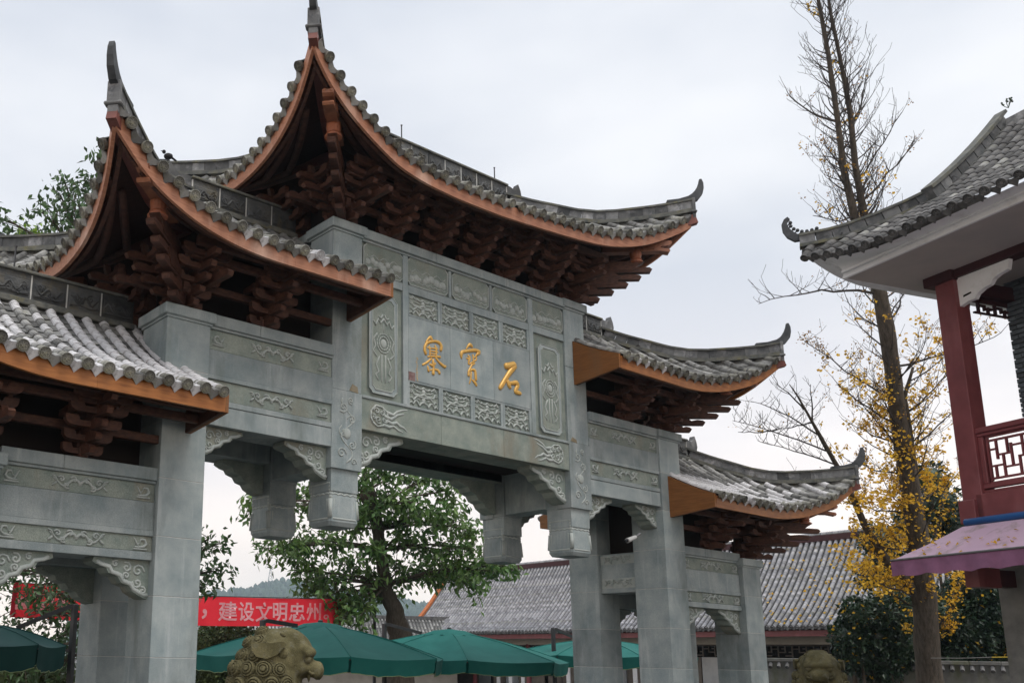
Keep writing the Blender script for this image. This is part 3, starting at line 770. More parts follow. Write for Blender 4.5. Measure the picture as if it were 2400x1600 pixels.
def bracket_set(x, y, z, a, sides=(0,), name='bracket_set', mt='wood_dark'):
    """a: angle about Z (0 faces -Y). sides: directions that carry beaks"""
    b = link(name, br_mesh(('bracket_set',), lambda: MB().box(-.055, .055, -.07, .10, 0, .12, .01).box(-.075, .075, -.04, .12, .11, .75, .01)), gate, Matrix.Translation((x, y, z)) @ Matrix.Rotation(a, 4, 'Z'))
    for s in sides:
        diag = abs(math.sin(2 * s)) > .5
        R_m = Matrix.Rotation(s, 4, 'Z')
        for k in range(5):
            L, Ld, h, dr = TIERS[k]; zz = .03 + k * .128
            if diag:
                link('beak_arm', br_mesh(('beak_arm', k, 1), outm(beak_profile(Ld, h * 1.1, dr), .105), mt), b, R_m @ Matrix.Translation((0, 0, zz)))
                if k in (2, 4): link('curled_head', br_mesh(('curled_head', k), outm([(Ld * .30, .0), (Ld * .78, -.02), (Ld * .86, .07), (Ld * .93, .13), (Ld * .78, .15), (Ld * .30, .15)], .13), mt), b, R_m @ Matrix.Translation((0, 0, zz + .03)))
            else:
                link('beak_arm', br_mesh(('beak_arm', k), outm(beak_profile(L, h, dr), .075), mt), b, R_m @ Matrix.Translation((0, 0, zz)))
                o = (0, -.13, -.27, -.41, -.53)[k]; w = (.24, .29, .33, .34, .34)[k]
                link('cross_arm', br_mesh(('cross_arm', k), crossm(arm_profile(w, .115), .075), mt), b, R_m @ Matrix.Translation((0, o, zz + .01)))
                if k in (1, 3): link('cross_arm', br_mesh(('cross_arm', 10 + k), crossm(arm_profile(w * .8, .115), .075), mt), b, R_m @ Matrix.Translation((0, o * .3, zz + .01)))
        if not diag:
            for t, q in ((0, 0), (-.24, 1), (.24, 1)):
                link('tusk_arm', br_mesh(('tusk_arm', q), outm(curl_profile(.60 - .10 * q, .14), .065 - .02 * q), mt), b, R_m @ Matrix.Translation((t, 0, .50 - .05 * q)))
    return b
def vase_prof(): return [(.085, 0), (.12, .012), (.12, .03), (.08, .05), (.085, .065), (.10, .075), (.08, .09), (.092, .12), (.10, .17), (.095, .23), (.07, .25)]
def dragon_head():
    "carved beam end: open jaws, snout, eyes; points to -Y"
    m = MB()
    m.prism([(-.9, .0), (.06, -.02), (.20, -.05), (.22, -.02), (.20, .01), (.07, .035), (.07, .06), (.20, .075), (.245, .10), (.25, .145), (.20, .165), (.08, .165), (.02, .20), (-.06, .20), (-.9, .16)], lambda a, b, d: (d, -a, b), -.075, .075)
    for s in (-1, 1):
        m.ball((s * .06, -.09, .165), .035, 7, 5); m.ball((s * .045, -.225, .135), .035, 7, 5)
        m.prism([(-.22, .02), (-.05, .02), (.02, .08), (-.03, .16), (-.14, .2), (-.26, .14)], lambda a, b, d: (d, -a, b), s * .075, s * .095)
        m.prism([(.1, .04), (.13, .075), (.08, .075)], lambda a, b, d: (d, -a, b), s * .03, s * .06)
    return m
def corner_set(x, y, z, a):
    "corner bracket: beaks to the front, to the side and along the diagonal"
    b = bracket_set(x, y, z, a, (0, PI / 2, PI / 4), 'corner_bracket_set')
    R_m = Matrix.Rotation(PI / 4, 4, 'Z')
    for t in (-.30, .30):
        link('beak_arm', br_mesh(('beak_arm', 2), outm(beak_profile(.58, .13, .025), .075)), b, R_m @ Matrix.Translation((t, -.12, .255)) @ Matrix.Rotation(-PI / 4 if t < 0 else PI / 4, 4, 'Z'))
    link('turned_vase', br_mesh(('turned_vase',), lambda: MB().lathe(vase_prof(), (0, 0, 0), 14), 'wood_turned'), b, R_m @ Matrix.Translation((0, -1.18, .69)))
    link('dragon_head', br_mesh(('dragon_head',), dragon_head, 'wood_carved'), b, R_m @ Matrix.Translation((0, -1.52, .90)))
    return b

# ---------------- tiles
SP = 0.232
def barrel(r=.059, L=.21, n=8, t=.012):
    "half-round cover tile, its lower lip at y = 0, running up along +Y"
    m = MB(); o = []
    st = [(0.0, r * 1.06), (.02, r * 1.10), (.045, r * 1.0), (L, r * .93)]
    for y, q in st: o.append([(q * math.cos(PI * j / n), y, q * math.sin(PI * j / n)) for j in range(n + 1)])
    m.grid(o)
    q = st[0][1]
    lip = [[(q * math.cos(PI * j / n), 0, q * math.sin(PI * j / n)) for j in range(n + 1)], [((q - t) * math.cos(PI * j / n), 0.004, (q - t) * math.sin(PI * j / n)) for j in range(n + 1)]]
    m.grid(lip[::-1])
    return m
def pan(w=.12, L=.21, d=.035, n=4):
    m = MB(); o = []
    for y, dz in ((0, .012), (L, -.002)):
        o.append([(lerp(-w, w, j / n), y, dz - d * math.sin(PI * j / n)) for j in range(n + 1)])
    return m.grid(o)
def capdisc(r=.066):
    m = MB()
    prof = [(.0, .030), (r * .25, .030), (r * .3, .020), (r * .55, .020), (r * .62, .026), (r * .74, .026), (r * .78, .018), (r * .86, .018), (r * .9, .032), (r, .030), (r, -.02), (.001, -.02)]
    mt = Matrix.Rotation(PI / 2, 4, 'X')
    m.lathe(prof, None, 14, mt)
    for k in range(6):
        a = k * PI / 3
        m.ball((r * .42 * math.cos(a), -.024, r * .42 * math.sin(a)), r * .13, 5, 4)
    # the short barrel behind the disc
    n = 7
    m.grid([[(r * .93 * math.cos(PI * j / n), y, r * .93 * math.sin(PI * j / n)) for j in range(n + 1)] for y in (0, .20)])
    return m
def drip():
    out = [(-.088, .03), (-.06, .005), (0, -.01), (.06, .005), (.088, .03), (.085, -.015), (.07, -.05), (.045, -.07), (0, -.125), (-.045, -.07), (-.07, -.05), (-.085, -.015)]
    m = MB().prism(out, lambda a, b, d: (a, d - b * .15, b), -.014, .006)
    w, d, n = .085, .035, 4
    m.grid([[(lerp(-w, w, j / n), y, .03 - d * math.sin(PI * j / n)) for j in range(n + 1)] for y in (0, .2)])
    return m
TB, TP, TC, TD = barrel(), pan(), capdisc(), drip()
ME_B = TB.mesh('roof_tile', 'tile'); ME_BW = TB.mesh('roof_tile', 'tile_white')
ME_C = TC.mesh('tile_cap', 'tile_cap'); ME_D = TD.mesh('drip_tile', 'tile')
ME_CD = TC.mesh('tile_cap', 'tile_dark'); ME_DD = TD.mesh('drip_tile', 'tile_dark')
ME_CW = TC.mesh('tile_cap', 'tile_white'); ME_DW = TD.mesh('drip_tile', 'tile_white')
def tile_row(path, up, field, rnd=random, stop=.05):
    """path: points from eave to top; field: MB that takes the tiles that are not objects of their own;
    own: parent for separate objects, or None"""
    P_ = [Vector(p) for p in path]
    seg = [0.0]
    for a, b in zip(P_, P_[1:]): seg.append(seg[-1] + (b - a).length)
    Lt = seg[-1]
    def at(d):
        d = max(min(d, Lt), -.3)
        if d < 0: return P_[0] + (P_[1] - P_[0]).normalized() * d
        for i in range(len(P_) - 1):
            if d <= seg[i + 1] + 1e-9: return P_[i].lerp(P_[i + 1], (d - seg[i]) / max(1e-6, seg[i + 1] - seg[i]))
    d = .04; L = .185; first = True
    res = []
    while d < Lt - stop:
        a, b = at(d), at(min(d + L, Lt))
        F_ = frame(a, b - a, up)
        jit = Matrix.Rotation(rnd.uniform(-.035, .035), 4, 'Z') @ Matrix.Translation((rnd.uniform(-.004, .004), 0, rnd.uniform(0, .006)))
        res.append((F_ @ jit, d))
        d += L
    return at, res
def place(me, parent, mtx, name): return link(name, me, parent, mtx)

# ---------------- half a roof, built for +X and mirrored for -X
FT = [(0, .76), (.15, .65), (.3, .54), (.47, .425), (.66, .325), (.9, .235), (1.2, .145), (1.5, .08), (1.9, .025), (2.3, 0), (9, 0)]
HT = [(0, .965), (.1, .925), (.23, .90), (.4, .89), (.5, .91), (.61, .985), (.71, 1.10), (.83, 1.23), (1, 1.45)]
CT = [(-4.11, 9.50), (-3.99, 9.37), (-3.75, 9.19), (-3.42, 9.02), (-3.02, 8.87), (-2.3, 8.62), (-1.72, 8.54), (-1.15, 8.51), (-.24, 8.52), (.75, 8.59), (1.46, 8.65), (2.02, 8.71), (2.4, 8.77), (2.8, 8.86), (3.18, 8.98), (3.53, 9.14), (3.84, 9.31), (4.04, 9.44), (4.11, 9.50)]
YF, YC = -.86, -1.30
def smooth_table(tb, x, e=.12):
    return (table(tb, x - e) + 2 * table(tb, x) + table(tb, x + e)) / 4
def half_roof(s, xi, xr, xc, xflat, zb, hz, faded, kind, own_front, center=False, label=None, white=0.0, back_end=None):
    rnd = random.Random(int(xc * 100) + (7 if s < 0 else 0))
    wood = 'wood_faded' if faded else 'wood_orange'
    X = lambda x: s * x
    zr = zb + 1.45 + hz
    def zf(x):                         # underside of the fascia, front
        if center: return smooth_table(CT, s * x) if x < xc - .3 else table(CT, s * x)
        return zb + (smooth_table(FT, xc - x) if xc - x > .3 else table(FT, xc - x))
    zc = zf(xc)
    def ye(x):
        t = min(max((x - (xc - 2.5)) / 2.5, 0), 1); return YF + (YC - YF) * t ** 2.2
    def xe(y):
        t = min(max((YM - y) / (YM - YC), 0), 1); return xflat + (xc - xflat) * t ** 2.2
    zside = 8.66 if center else zb - .02
    def zs(y): return zside + (zc - zside) * table(FT, y - YC) / .76
    def zh(t): return zb + table(HT, t) + hz * (.3 + .7 * t) + (zc - zb - .76) * (1 - t)
    def hip(t): return Vector((lerp(xc, xr, t), lerp(YC, YM, t), zh(t)))
    TK = .245
    def front(x, u, dz=0.0):
        y0, z0 = ye(x), zf(x) + TK
        if x < xr: y1, z1 = YM, zr
        else:
            t = (xc - x) / (xc - xr); h_ = hip(t); y1, z1 = h_.y, h_.z
        return Vector((X(x), lerp(y0, y1, u), lerp(z0, z1, .60 * u + .40 * u * u) + dz))
    def side(y, u, dz=0.0):
        x0, z0 = xe(y), zs(y) + TK
        t = (y - YC) / (YM - YC); h_ = hip(t)
        return Vector((X(lerp(x0, h_.x, u)), y, lerp(z0, h_.z, .60 * u + .40 * u * u) + dz))
    mir = lambda p: Vector((p.x, mirY(p.y), p.z))
    # boards under the tiles
    m = MB()
    nx = 26; xs_ = [lerp(xi, xc - .02, i / nx) for i in range(nx + 1)]
    ys_ = [lerp(YC + .02, YM, i / 16) for i in range(17)]
    bed = MB()
    for dz in (-.022, -.15):
        if dz > -.1: m0, m = m, bed
        else: m = m0
        ff = [[front(x, lerp(.02, 1, k / 6), dz) for x in xs_] for k in range(7)]
        sd_ = [[side(y, lerp(.02, 1, k / 6), dz) for y in ys_] for k in range(7)]
        for q in (ff, sd_):
            m.grid(q); m.grid([[mir(p) for p in r] for r in q])
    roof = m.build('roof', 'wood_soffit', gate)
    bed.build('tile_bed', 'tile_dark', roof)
    if label: roof['label'] = label
    roof_parts = []
    # fascia boards, following the eave
    def fascia(fn_bottom, tt, name='fascia_board', h=.20, th=.045, inset=0.0, lift=0.0, mtl=wood, out=(0, -1, 0)):
        secs = []
        for q in tt:
            p, n_ = fn_bottom(q)
            a = p - n_ * inset + Vector((0, 0, lift))
            secs.append([a, a - n_ * th, a - n_ * th + Vector((0, 0, h)), a + Vector((0, 0, h)) + n_ * .012])
        MB().sweep(None, secs).build(name, mtl, roof)
    def fb(x): return Vector((X(x), ye(x), zf(x))), Vector((0, -1, 0))
    def sb(y): return Vector((X(xe(y)), y, zs(y))), Vector((s, 0, 0))
    cuts = [xi] + [x for x in (xi + 1.55, xi + 3.0) if x < xc - .8] + [xc - .045]
    for a, b in zip(cuts, cuts[1:]):
        fascia(fb, [lerp(a + .001, b - .001, i / 14) for i in range(15)])
        fascia(lambda x: (mir(fb(x)[0]), Vector((0, 1, 0))), [lerp(a + .001, b - .001, i / 14) for i in range(15)])
    fascia(fb, [lerp(xi + .02, xc - .12, i / 24) for i in range(25)], 'inner_board', .16, .05, .10, .03, 'wood_dark')
    for a, b in ((YC + .045, -.1), (-.1, mirY(-.1)), (mirY(-.1), mirY(YC) - .045)):
        fn_ = lambda y: sb(y) if y <= YM else (mir(sb(mirY(y))[0]), Vector((s, 0, 0)))
        fascia(fn_, [lerp(a + .001, b - .001, i / 14) for i in range(15)])
    fascia(fn_, [lerp(YC + .12, mirY(YC) - .12, i / 30) for i in range(31)], 'inner_board', .16, .05, .10, .03, 'wood_dark')
    # purlins under the boards
    for u in (.27, .50):
        MB().tube([front(lerp(xi + .03, xc - .35 - u * .9, i / 18), u, -.20) for i in range(19)], .055, 7).build('purlin', 'wood_dark', roof, True)
        yl = YC + .35 + u * .9
        MB().tube([side(y, u, -.20) if y <= YM else mir(side(mirY(y), u, -.20)) for y in [lerp(yl, mirY(yl), i / 18) for i in range(19)]], .055, 7).build('purlin', 'wood_dark', roof, True)
    # corner rafters
    for back in (False, True):
        pts = [hip(t) for t in (1.0, .8, .62, .45, .3, .18, .08, 0.0)]
        pts = [Vector((X(p.x), p.y, p.z - lerp(.34, .135, i / 7))) for i, p in enumerate(pts)]
        pts.append(pts[-1] + Vector((s * .03, -.03, .012)))
        if back: pts = [mir(p) for p in pts]
        MB().bar(pts, .115, .17).build('corner_rafter', 'wood_red', roof)
    # gable board at the inner end
    if xi > 0:
        for fn in (lambda p: p, mir):
            m = MB(); top = [front(xi, u, -.01) for u in (0, .15, .3, .47)]
            bot = [Vector((X(xi), p.y, zf(xi) - .03 * k + 0 * p.z)) for k, p in enumerate(top)]
            o = [(p.y, p.z) for p in top] + [(p.y, p.z) for p in bot[::-1]]
            m.prism(o, lambda a, b, d: fn(Vector((X(d), a, b))), xi - .045, xi - .002)
            m.build('gable_board', 'wood_brown_shaded', roof)
            m = MB(); m.prism(o, lambda a, b, d: fn(Vector((X(d), a, b))), xi + .001, xi + .035); m.build('gable_lining', 'wood_dark', roof)
    # tiles
    field = MB()
    caps = ('tile_cap', 'drip_tile')
    def addf(src, F_): field.add([F_ @ Vector(p) for p in src.v], src.f)
    UPV = Vector((0, 0, 1))
    def fup(x):
        a = front(min(x + .06, xc - .02), .3) - front(x - .06, .3); b = front(x, .5) - front(x, .2)
        n_ = a.cross(b) * (1 if s > 0 else -1); return n_.normalized()
    def sup(y):
        a = side(y + .06, .3) - side(max(y - .06, YC + .02), .3); b = side(y, .5) - side(y, .2)
        n_ = b.cross(a) * (1 if s < 0 else -1); n_.normalize()
        return n_ if n_.z > 0 else -n_
    def flip(v, bk): return Vector((v.x, -v.y, v.z)) if bk else v
    nrow = int((xc - .06 - xi) / SP)
    off = xi + (.075 if xi > 0 else SP / 2)
    for k in range(nrow + 1):
        x = off + k * SP
        if x > xc - .17: break
        for bk in (False, True):
            fn = mir if bk else (lambda p: p)
            path = [fn(front(x, u, .0)) for u in (0, .08, .2, .35, .5, .65, .8, 1)]
            UPV = flip(fup(x), bk); stop = .05 if x < xr else .15
            at, res = tile_row(path, UPV, field, rnd=rnd, stop=stop)
            a, b = at(-.075), at(.12)
            F_ = frame(a, b - a, UPV) @ Matrix.Rotation(rnd.uniform(-.03, .03), 4, 'Y')
            wh = (x < xi + 2.6 and not center and rnd.random() < white)
            if bk: addf(TC, F_)
            else: place(ME_CW if wh and rnd.random() < .35 else ME_C, roof, F_, 'tile_cap')
            pf = [fn(front(x + SP / 2, u, .0)) for u in (0, .08, .2, .35, .5, .65, .8, 1)] if x + SP / 2 < xc - .09 else None
            if pf:
                q0 = pf[0] + (pf[0] - pf[1]).normalized() * .062
                Fd = frame(q0, pf[1] - pf[0], UPV) @ Matrix.Rotation(rnd.uniform(-.05, .05), 4, 'Y')
                if bk: addf(TD, Fd)
                else: place(ME_DW if wh else ME_D, roof, Fd, 'drip_tile')
                at2, res2 = tile_row(pf, UPV, field, rnd=rnd, stop=stop if False else .12)
                for F2, d in res2: addf(TP, F2 @ Matrix.Translation((0, 0, .02)))
            for F2, d in res:
                if d < .1 and False: continue
                if own_front and not bk and own_front(x, d):
                    place(ME_BW if (rnd.random() < (.97 if x < xi + 1.5 else .62)) else ME_B, roof, F2, 'roof_tile')
                else: addf(TB, F2)
    y = YM - SP / 2; rows = []
    while y > YC + .17:
        rows.append(y); y -= SP
    for y in rows:
        for bk in (False, True):
            fn = mir if bk else (lambda p: p)
            UPV = flip(sup(y), bk)
            path = [fn(side(y, u)) for u in (0, .1, .25, .45, .7, 1)]
            at, res = tile_row(path, UPV, field, rnd=rnd, stop=.15)
            a, b = at(-.075), at(.12)
            F_ = frame(a, b - a, UPV)
            if s < 0: place(ME_C, roof, F_, 'tile_cap')
            else: addf(TC, F_)
            pf = [fn(side(y + SP / 2, u)) for u in (0, .1, .25, .45, .7, 1)]
            q0 = pf[0] + (pf[0] - pf[1]).normalized() * .062
            Fd = frame(q0, pf[1] - pf[0], UPV)
            if s < 0 and not bk: place(ME_D, roof, Fd, 'drip_tile')
            else: addf(TD, Fd)
            for F2, d in res: addf(TB, F2)
            at2, res2 = tile_row(pf, UPV, field, rnd=rnd, stop=stop if False else .12)
            for F2, d in res2: addf(TP, F2 @ Matrix.Translation((0, 0, .02)))
    field.build('tile_field', 'tile', roof, kind='stuff')
    # hip ridges with upturned horns
    for bk in (False, True):
        fn = mir if bk else (lambda p: p)
        N_ = 15
        H = lambda t, dz: fn(Vector((X(hip(t).x), hip(t).y, hip(t).z + dz)))
        for k in range(N_):
            t0, t1 = lerp(.0, .97, k / N_), lerp(.0, .97, (k + 1) / N_)
            pr = rnd.uniform(.098, .112)
            MB().bar([H(t0 + .0006, .125), H((t0 + t1) / 2, .125), H(t1 - .0006, .125)], pr, .17).build('ridge_block', 'ridge_brick', roof)
        for nm_, dz, w_, h_ in (('ridge_base', .02, .17, .05), ('ridge_coping', .232, .15, .035), ('ridge_band', .055, .135, .03)):
            MB().bar([H(i / 20, dz) for i in range(21)], w_, h_).build(nm_, 'ridge_cap', roof)
        e = Vector((s, -1, 0)).normalized() if not bk else Vector((s, 1, 0)).normalized()
        c0 = H(0, 0)
        hp = [(-.42, .245, .04), (-.22, .25, .06), (-.05, .265, .12), (.05, .31, .15), (.115, .39, .14), (.15, .48, .11), (.165, .57, .075), (.16, .64, .035)]
        pts = [c0 + e * a + Vector((0, 0, b - .02)) for a, b, w_ in hp]
        sdv = e.cross(Vector((0, 0, 1)))
        secs = []
        for i, p in enumerate(pts):
            t_ = (pts[min(i + 1, 7)] - pts[max(i - 1, 0)]).normalized(); n_ = sdv.cross(t_).normalized()
            w_ = lerp(.055, .03, i / 7); h_ = hp[i][2] / 2
            secs.append([p + sdv * w_ + n_ * h_, p - sdv * w_ + n_ * h_, p - sdv * w_ - n_ * h_, p + sdv * w_ - n_ * h_])
        MB().sweep(None, secs).build('eave_horn', 'horn', roof)
        F_ = frame(c0 + Vector((0, 0, .05)) + e * .01, e, Vector((0, 0, 1)))
        k = MB().box(-.075, .075, -.03, .03, -.04, .21, .01); k.box(-.10, .10, -.06, .045, -.075, -.035, .012); k.box(-.06, .06, -.03, .03, -.17, -.076, .01)
        k.xf(F_).build('ridge_end', 'ridge_brick', roof)
    # main ridge
    x0 = 0.0 if center else (PX + .26 if xi < 4 else CX + HW)
    x1 = xr
    npan = max(3, int(round((x1 - x0) / .42)))
    for k in range(npan):
        a, b = lerp(x0, x1, k / npan), lerp(x0, x1, (k + 1) / npan)
        q = MB().box(X(a + .007), X(b - .007), YM - .075, YM + .075, zr + .03, zr + .36, .006)
        q.box(X(a + .03), X(b - .03), YM - .088, YM + .088, zr + .075, zr + .275, .01)
        q = q.build('ridge_panel', 'ridge_carved', roof)
        k_ = MB(); cx_ = X((a + b) / 2); w_ = (b - a) * .40
        for j in range(4):
            ribbon(k_, spiral(cx_ + rnd.uniform(-w_, w_) * .8, zr + rnd.uniform(.12, .23), rnd.uniform(.035, .06), 1.2, rnd.uniform(0, 6), rnd.choice((-1, 1)), 8), .02, YM - .087, .016, 5)
        ribbon(k_, [(cx_ + w_ * (i / 5 - 1), zr + .175 + .05 * math.sin(i * 1.3 + k)) for i in range(11)], [.02, .03, .036, .04, .036, .04, .036, .03, .03, .02, .012], YM - .087, .022, 6)
        ribbon(k_, [(cx_ - w_, zr + .095), (cx_ - w_ * .3, zr + .11), (cx_ + w_ * .4, zr + .09), (cx_ + w_, zr + .105)], .018, YM - .087, .014, 5)
        k_.build('ridge_relief', 'ridge_carved', roof, True)
        MB().box(X(b - .009), X(b + .009), YM - .073, YM + .073, zr + .03, zr + .355).build('mortar_joint', 'mortar', roof)
    MB().box(X(x0), X(x1 + .02), YM - .11, YM + .11, zr + .362, zr + .40, .008).build('ridge_coping', 'ridge_cap', roof)
    MB().box(X(x0), X(x1 + .02), YM - .13, YM + .13, zr - .05, zr + .028, .01).build('ridge_base', 'ridge_cap', roof)
    hk = [(0, 0), (.16, .01), (.30, .05), (.36, .14), (.42, .30), (.40, .40), (.34, .52), (.30, .44), (.20, .38), (.12, .40), (0, .40)]
    MB().prism([(X(x1 + a), zr + b) for a, b in hk], lambda a, b, d: (a, d, b), YM - .055, YM + .055).build('ridge_finial', 'ridge_brick', roof)
    return roof
own_left = lambda x, d: x < 7.7
own_right = lambda x, d: d < 1.0
R_center_l = half_roof(-1, 0, 1.93, 4.11, 3.75, 8.58, .10, True, 'c', None, True, 'left half of the topmost roof with tall corner horn')
R_center_r = half_roof(1, 0, 1.93, 4.11, 3.75, 8.58, .10, True, 'c', None, True, 'right half of the topmost roof')
R_mid_l = half_roof(-1, 2.45, 4.50, 6.68, 6.28, 6.70, 0, True, 'm', None, False, 'middle tier roof left of the central panel', .35)
R_mid_r = half_roof(1, 2.45, 4.50, 6.68, 6.28, 6.70, 0, False, 'm', None, False, 'middle tier roof right of the central panel', .3)
R_low_l = half_roof(-1, 4.92, 7.10, 9.12, 8.72, 4.70, 0, False, 'l', own_left, False, 'lowest roof at the left with pale weathered tiles', .75)
R_low_r = half_roof(1, 4.92, 7.10, 9.12, 8.72, 4.70, 0, False, 'l', own_right, False, 'lowest roof at the right with mossy tiles', .4)

# brackets
for fr in (True, False):
    f = (lambda y: y) if fr else mirY
    ang = 0 if fr else PI
    for o_, zz, h_ in ((.10, .30, .10), (-.30, .54, .10), (-.48, .64, .12)):
        MB().box(-PX - .3, PX + .3, f(o_ - .04), f(o_ + .04), 8.075 + zz, 8.075 + zz + h_, .008).build('eave_purlin', 'wood_dark', gate)
    for k in (range(1, 6) if fr else ()):
        bracket_set(-PX + k * 2 * PX / 6, f(.10), 8.075, ang)
    for sx in (-1, 1):
        q = (sx < 0) if fr else (sx > 0)
        for x0_, x1_, z in ((2.49, CX + .2, 6.195), (4.96, OX + .2, 4.145)):
            for o_, zz, h_ in ((.10, .30, .10), (-.30, .52, .10), (-.48, .62, .12)):
                MB().box(sx * x0_, sx * x1_, f(o_ - .04), f(o_ + .04), z + zz, z + zz + h_, .008).build('eave_purlin', 'wood_dark', gate)
        for (xx, z) in ((PX, 8.09), (CX, 6.185), (OX, 4.057)):
            corner_set(sx * xx, f(.16), z, ang + (-PI / 2 if q else 0))
        if fr:
            bracket_set(sx * 3.82, f(.10), 6.195, ang)
            bracket_set(sx * 6.2, f(.10), 4.145, ang)
for sx in (-1, 1):
    for (xx, z) in ((PX, 8.075), (CX, 6.185), (OX, 4.057)):
        bracket_set(sx * (xx + .10), YM, z, PI / 2 * sx)
# lightning rods
for (x, z0, h) in ((1.70, 10.5, .32), (3.15, 8.5, .32), (-4.3, 10.0, 0), (-6.85, 6.5, .36), (-.55, 10.5, .34)):
    if h:
        MB().tube([(x, YM, z0), (x, YM, z0 + .08 + h * .7), (x, YM, z0 + h)], [.012, .012, .02 if x < 1.8 else .008], 6).build('lightning_rod', 'metal_dark', gate)
# surveillance camera on the rear right column
m = MB().tube([W(1489, 1258, 15.2), W(1480, 1262, 15.1), W(1470, 1266, 15.0)], [.032, .036, .04], 10)
t = m.build('security_camera', 'white_plastic', None); tag(t, 'small white bullet security camera fixed high on a gateway column under the right roof', 'camera')
p_ = W(1469, 1266.5, 14.985); MB().ball(p_, .03, 9, 6).build('lens', 'black_glass', t)
MB().tube([W(1489, 1258, 15.2), W(1500, 1250, 15.3)], .02, 6).build('mount', 'metal_grey', t)
# ================================================================== STONE LIONS
def lion(name, label, loc, heading):
    """sitting guardian; built facing +X, head turned with the body; pedestal below"""
    root = thing(name, label, 'stone lion', loc, heading, 'stone lions before the gateway')
    def bm_union(parts, voxel, nm, mt, parent, it=4):
        m = MB()
        for p in parts: p(m)
        me = m.mesh(nm, mt)
        o = link(nm, me, None)
        r = o.modifiers.new('r', 'REMESH'); r.mode = 'VOXEL'; r.voxel_size = voxel
        sm = o.modifiers.new('s', 'SMOOTH'); sm.iterations = it; sm.factor = .5
        dg = bpy.context.evaluated_depsgraph_get()
        nme = bpy.data.meshes.new_from_object(o.evaluated_get(dg))
        old = o.data; o.modifiers.clear(); o.data = nme; bpy.data.meshes.remove(old)
        if not nme.materials: nme.materials.append(MATS[mt])
        nme.shade_smooth()
        o.parent = parent
        return o
    E = lambda c, r, sc=(1, 1, 1), ry=0, rz=0: (lambda m: m.ball(c, r, 20, 14, sc, Matrix.Rotation(rz, 3, 'Z') @ Matrix.Rotation(ry, 3, 'Y')))
    T = lambda pts, rad, n=12: (lambda m: m.tube(pts, rad, n))
    Z0 = 2.03                       # eye height of the head in local space
    def hz(x, y, z): return (x, y, Z0 + z)
    parts = [
        E(hz(.0, 0, .03), .26, (1.05, .95, 1.0)), E(hz(-.10, 0, .0), .30, (1.0, 1.0, .97)), E(hz(-.16, 0, -.20), .34, (1.0, 1.05, .95)),
        E(hz(.09, 0, .16), .16, (1.25, 1.2, .75), .55), E(hz(.18, 0, .10), .10, (1.0, 2.0, .8), .7),
        T([hz(.20, -.20, .055), hz(.262, -.115, .078), hz(.268, -.03, .075), hz(.268, .03, .075), hz(.262, .115, .078), hz(.20, .20, .055)], [.03, .048, .042, .042, .048, .03]),
        E(hz(.10, 0, -.05), .17, (1.0, 1.12, .75)), E(hz(.21, 0, -.072), .10, (1.45, 1.55, .92)), E(hz(.27, 0, -.045), .06, (1.4, 1.1, .8)),
        E(hz(.325, 0, -.092), .07, (.85, 1.65, 1.28)), E(hz(.30, .075, -.12), .05, (1.1, .9, .9)), E(hz(.30, -.075, -.12), .05, (1.1, .9, .9)), E(hz(.35, .055, -.085), .036, (1, 1, 1.1)), E(hz(.35, -.055, -.085), .036, (1, 1, 1.1)),
        E(hz(.12, .15, -.07), .085, (1.2, .7, .9)), E(hz(.12, -.15, -.07), .085, (1.2, .7, .9)),
        T([hz(-.02, .20, -.10), hz(.05, .2, -.2), hz(.14, .17, -.31), hz(.25, .1, -.335), hz(.29, 0, -.34), hz(.25, -.1, -.335), hz(.14, -.17, -.31), hz(.05, -.2, -.2), hz(-.02, -.20, -.10)], [.05, .05, .05, .045, .045, .045, .05, .05, .05]),
        E(hz(.14, 0, -.31), .11, (1.3, 1.2, .45)), E(hz(-.05, 0, -.28), .22, (1, 1, 1)),
        # body, forelegs, haunches
        E((-.22, 0, 1.42), .40, (1.0, .95, 1.2)), E((-.10, 0, 1.55), .34, (1.0, 1.0, 1.0)), E((-.42, 0, 1.15), .42, (1.1, 1.0, 1.0)),
        T([(.0, .22, 1.55), (.12, .24, 1.25), (.10, .24, .98), (.14, .24, .86)], [.16, .12, .10, .12]), T([(.0, -.22, 1.55), (.12, -.24, 1.25), (.10, -.24, .98), (.14, -.24, .86)], [.16, .12, .10, .12]),
        E((.20, .24, .86), .12, (1.3, 1, .7)), E((.20, -.24, .86), .12, (1.3, 1, .7)),
        E((-.32, .33, 1.05), .26, (1.2, .6, 1)), E((-.32, -.33, 1.05), .26, (1.2, .6, 1)), E((-.05, .36, .87), .12, (1.6, .9, .7)), E((-.05, -.36, .87), .12, (1.6, .9, .7)),
    ]
    body = bm_union(parts, .016, 'body', 'lion_stone', root)
    for s in (-1, 1):
        MB().ball(hz(.218, s * .135, .012), .046, 14, 10).build('eye', 'lion_stone', body, True)
        m = MB()
        pr = [(.02, .0), (-.03, -.06), (-.12, -.10), (-.21, -.085), (-.255, -.03), (-.265, .05), (-.20, .045), (-.10, .04), (-.02, .055), (.03, .06), (.05, .03)]
        m.prism([(a * 1.05, b + .105) for a, b in pr], lambda a, b, d: (a - .02, s * (.285 + d - .10 * (a + .05)), Z0 + b), .0, .05)
        m.ball(hz(-.01, s * .27, .06), .055, 10, 7, (1, .6, 1))
        m.build('ear', 'lion_stone', body)
        m = MB()
        for k, (x, z) in enumerate(((.36, -.13), (.33, -.145), (.26, -.15))): m.lathe([(.001, -.035 if k == 1 else -.05), (.014, -.02), (.018, .02)], hz(x - .02, s * (.035 + .03 * k), z), 8)
        m.build('teeth', 'lion_stone', body, True)
        MB().tube([hz(.345 - .02 * i, s * (.02 + .03 * i), -.115 - .012 * math.sin(i * 2.2)) for i in range(6)], .014, 6).build('lip', 'lion_stone', body, True)
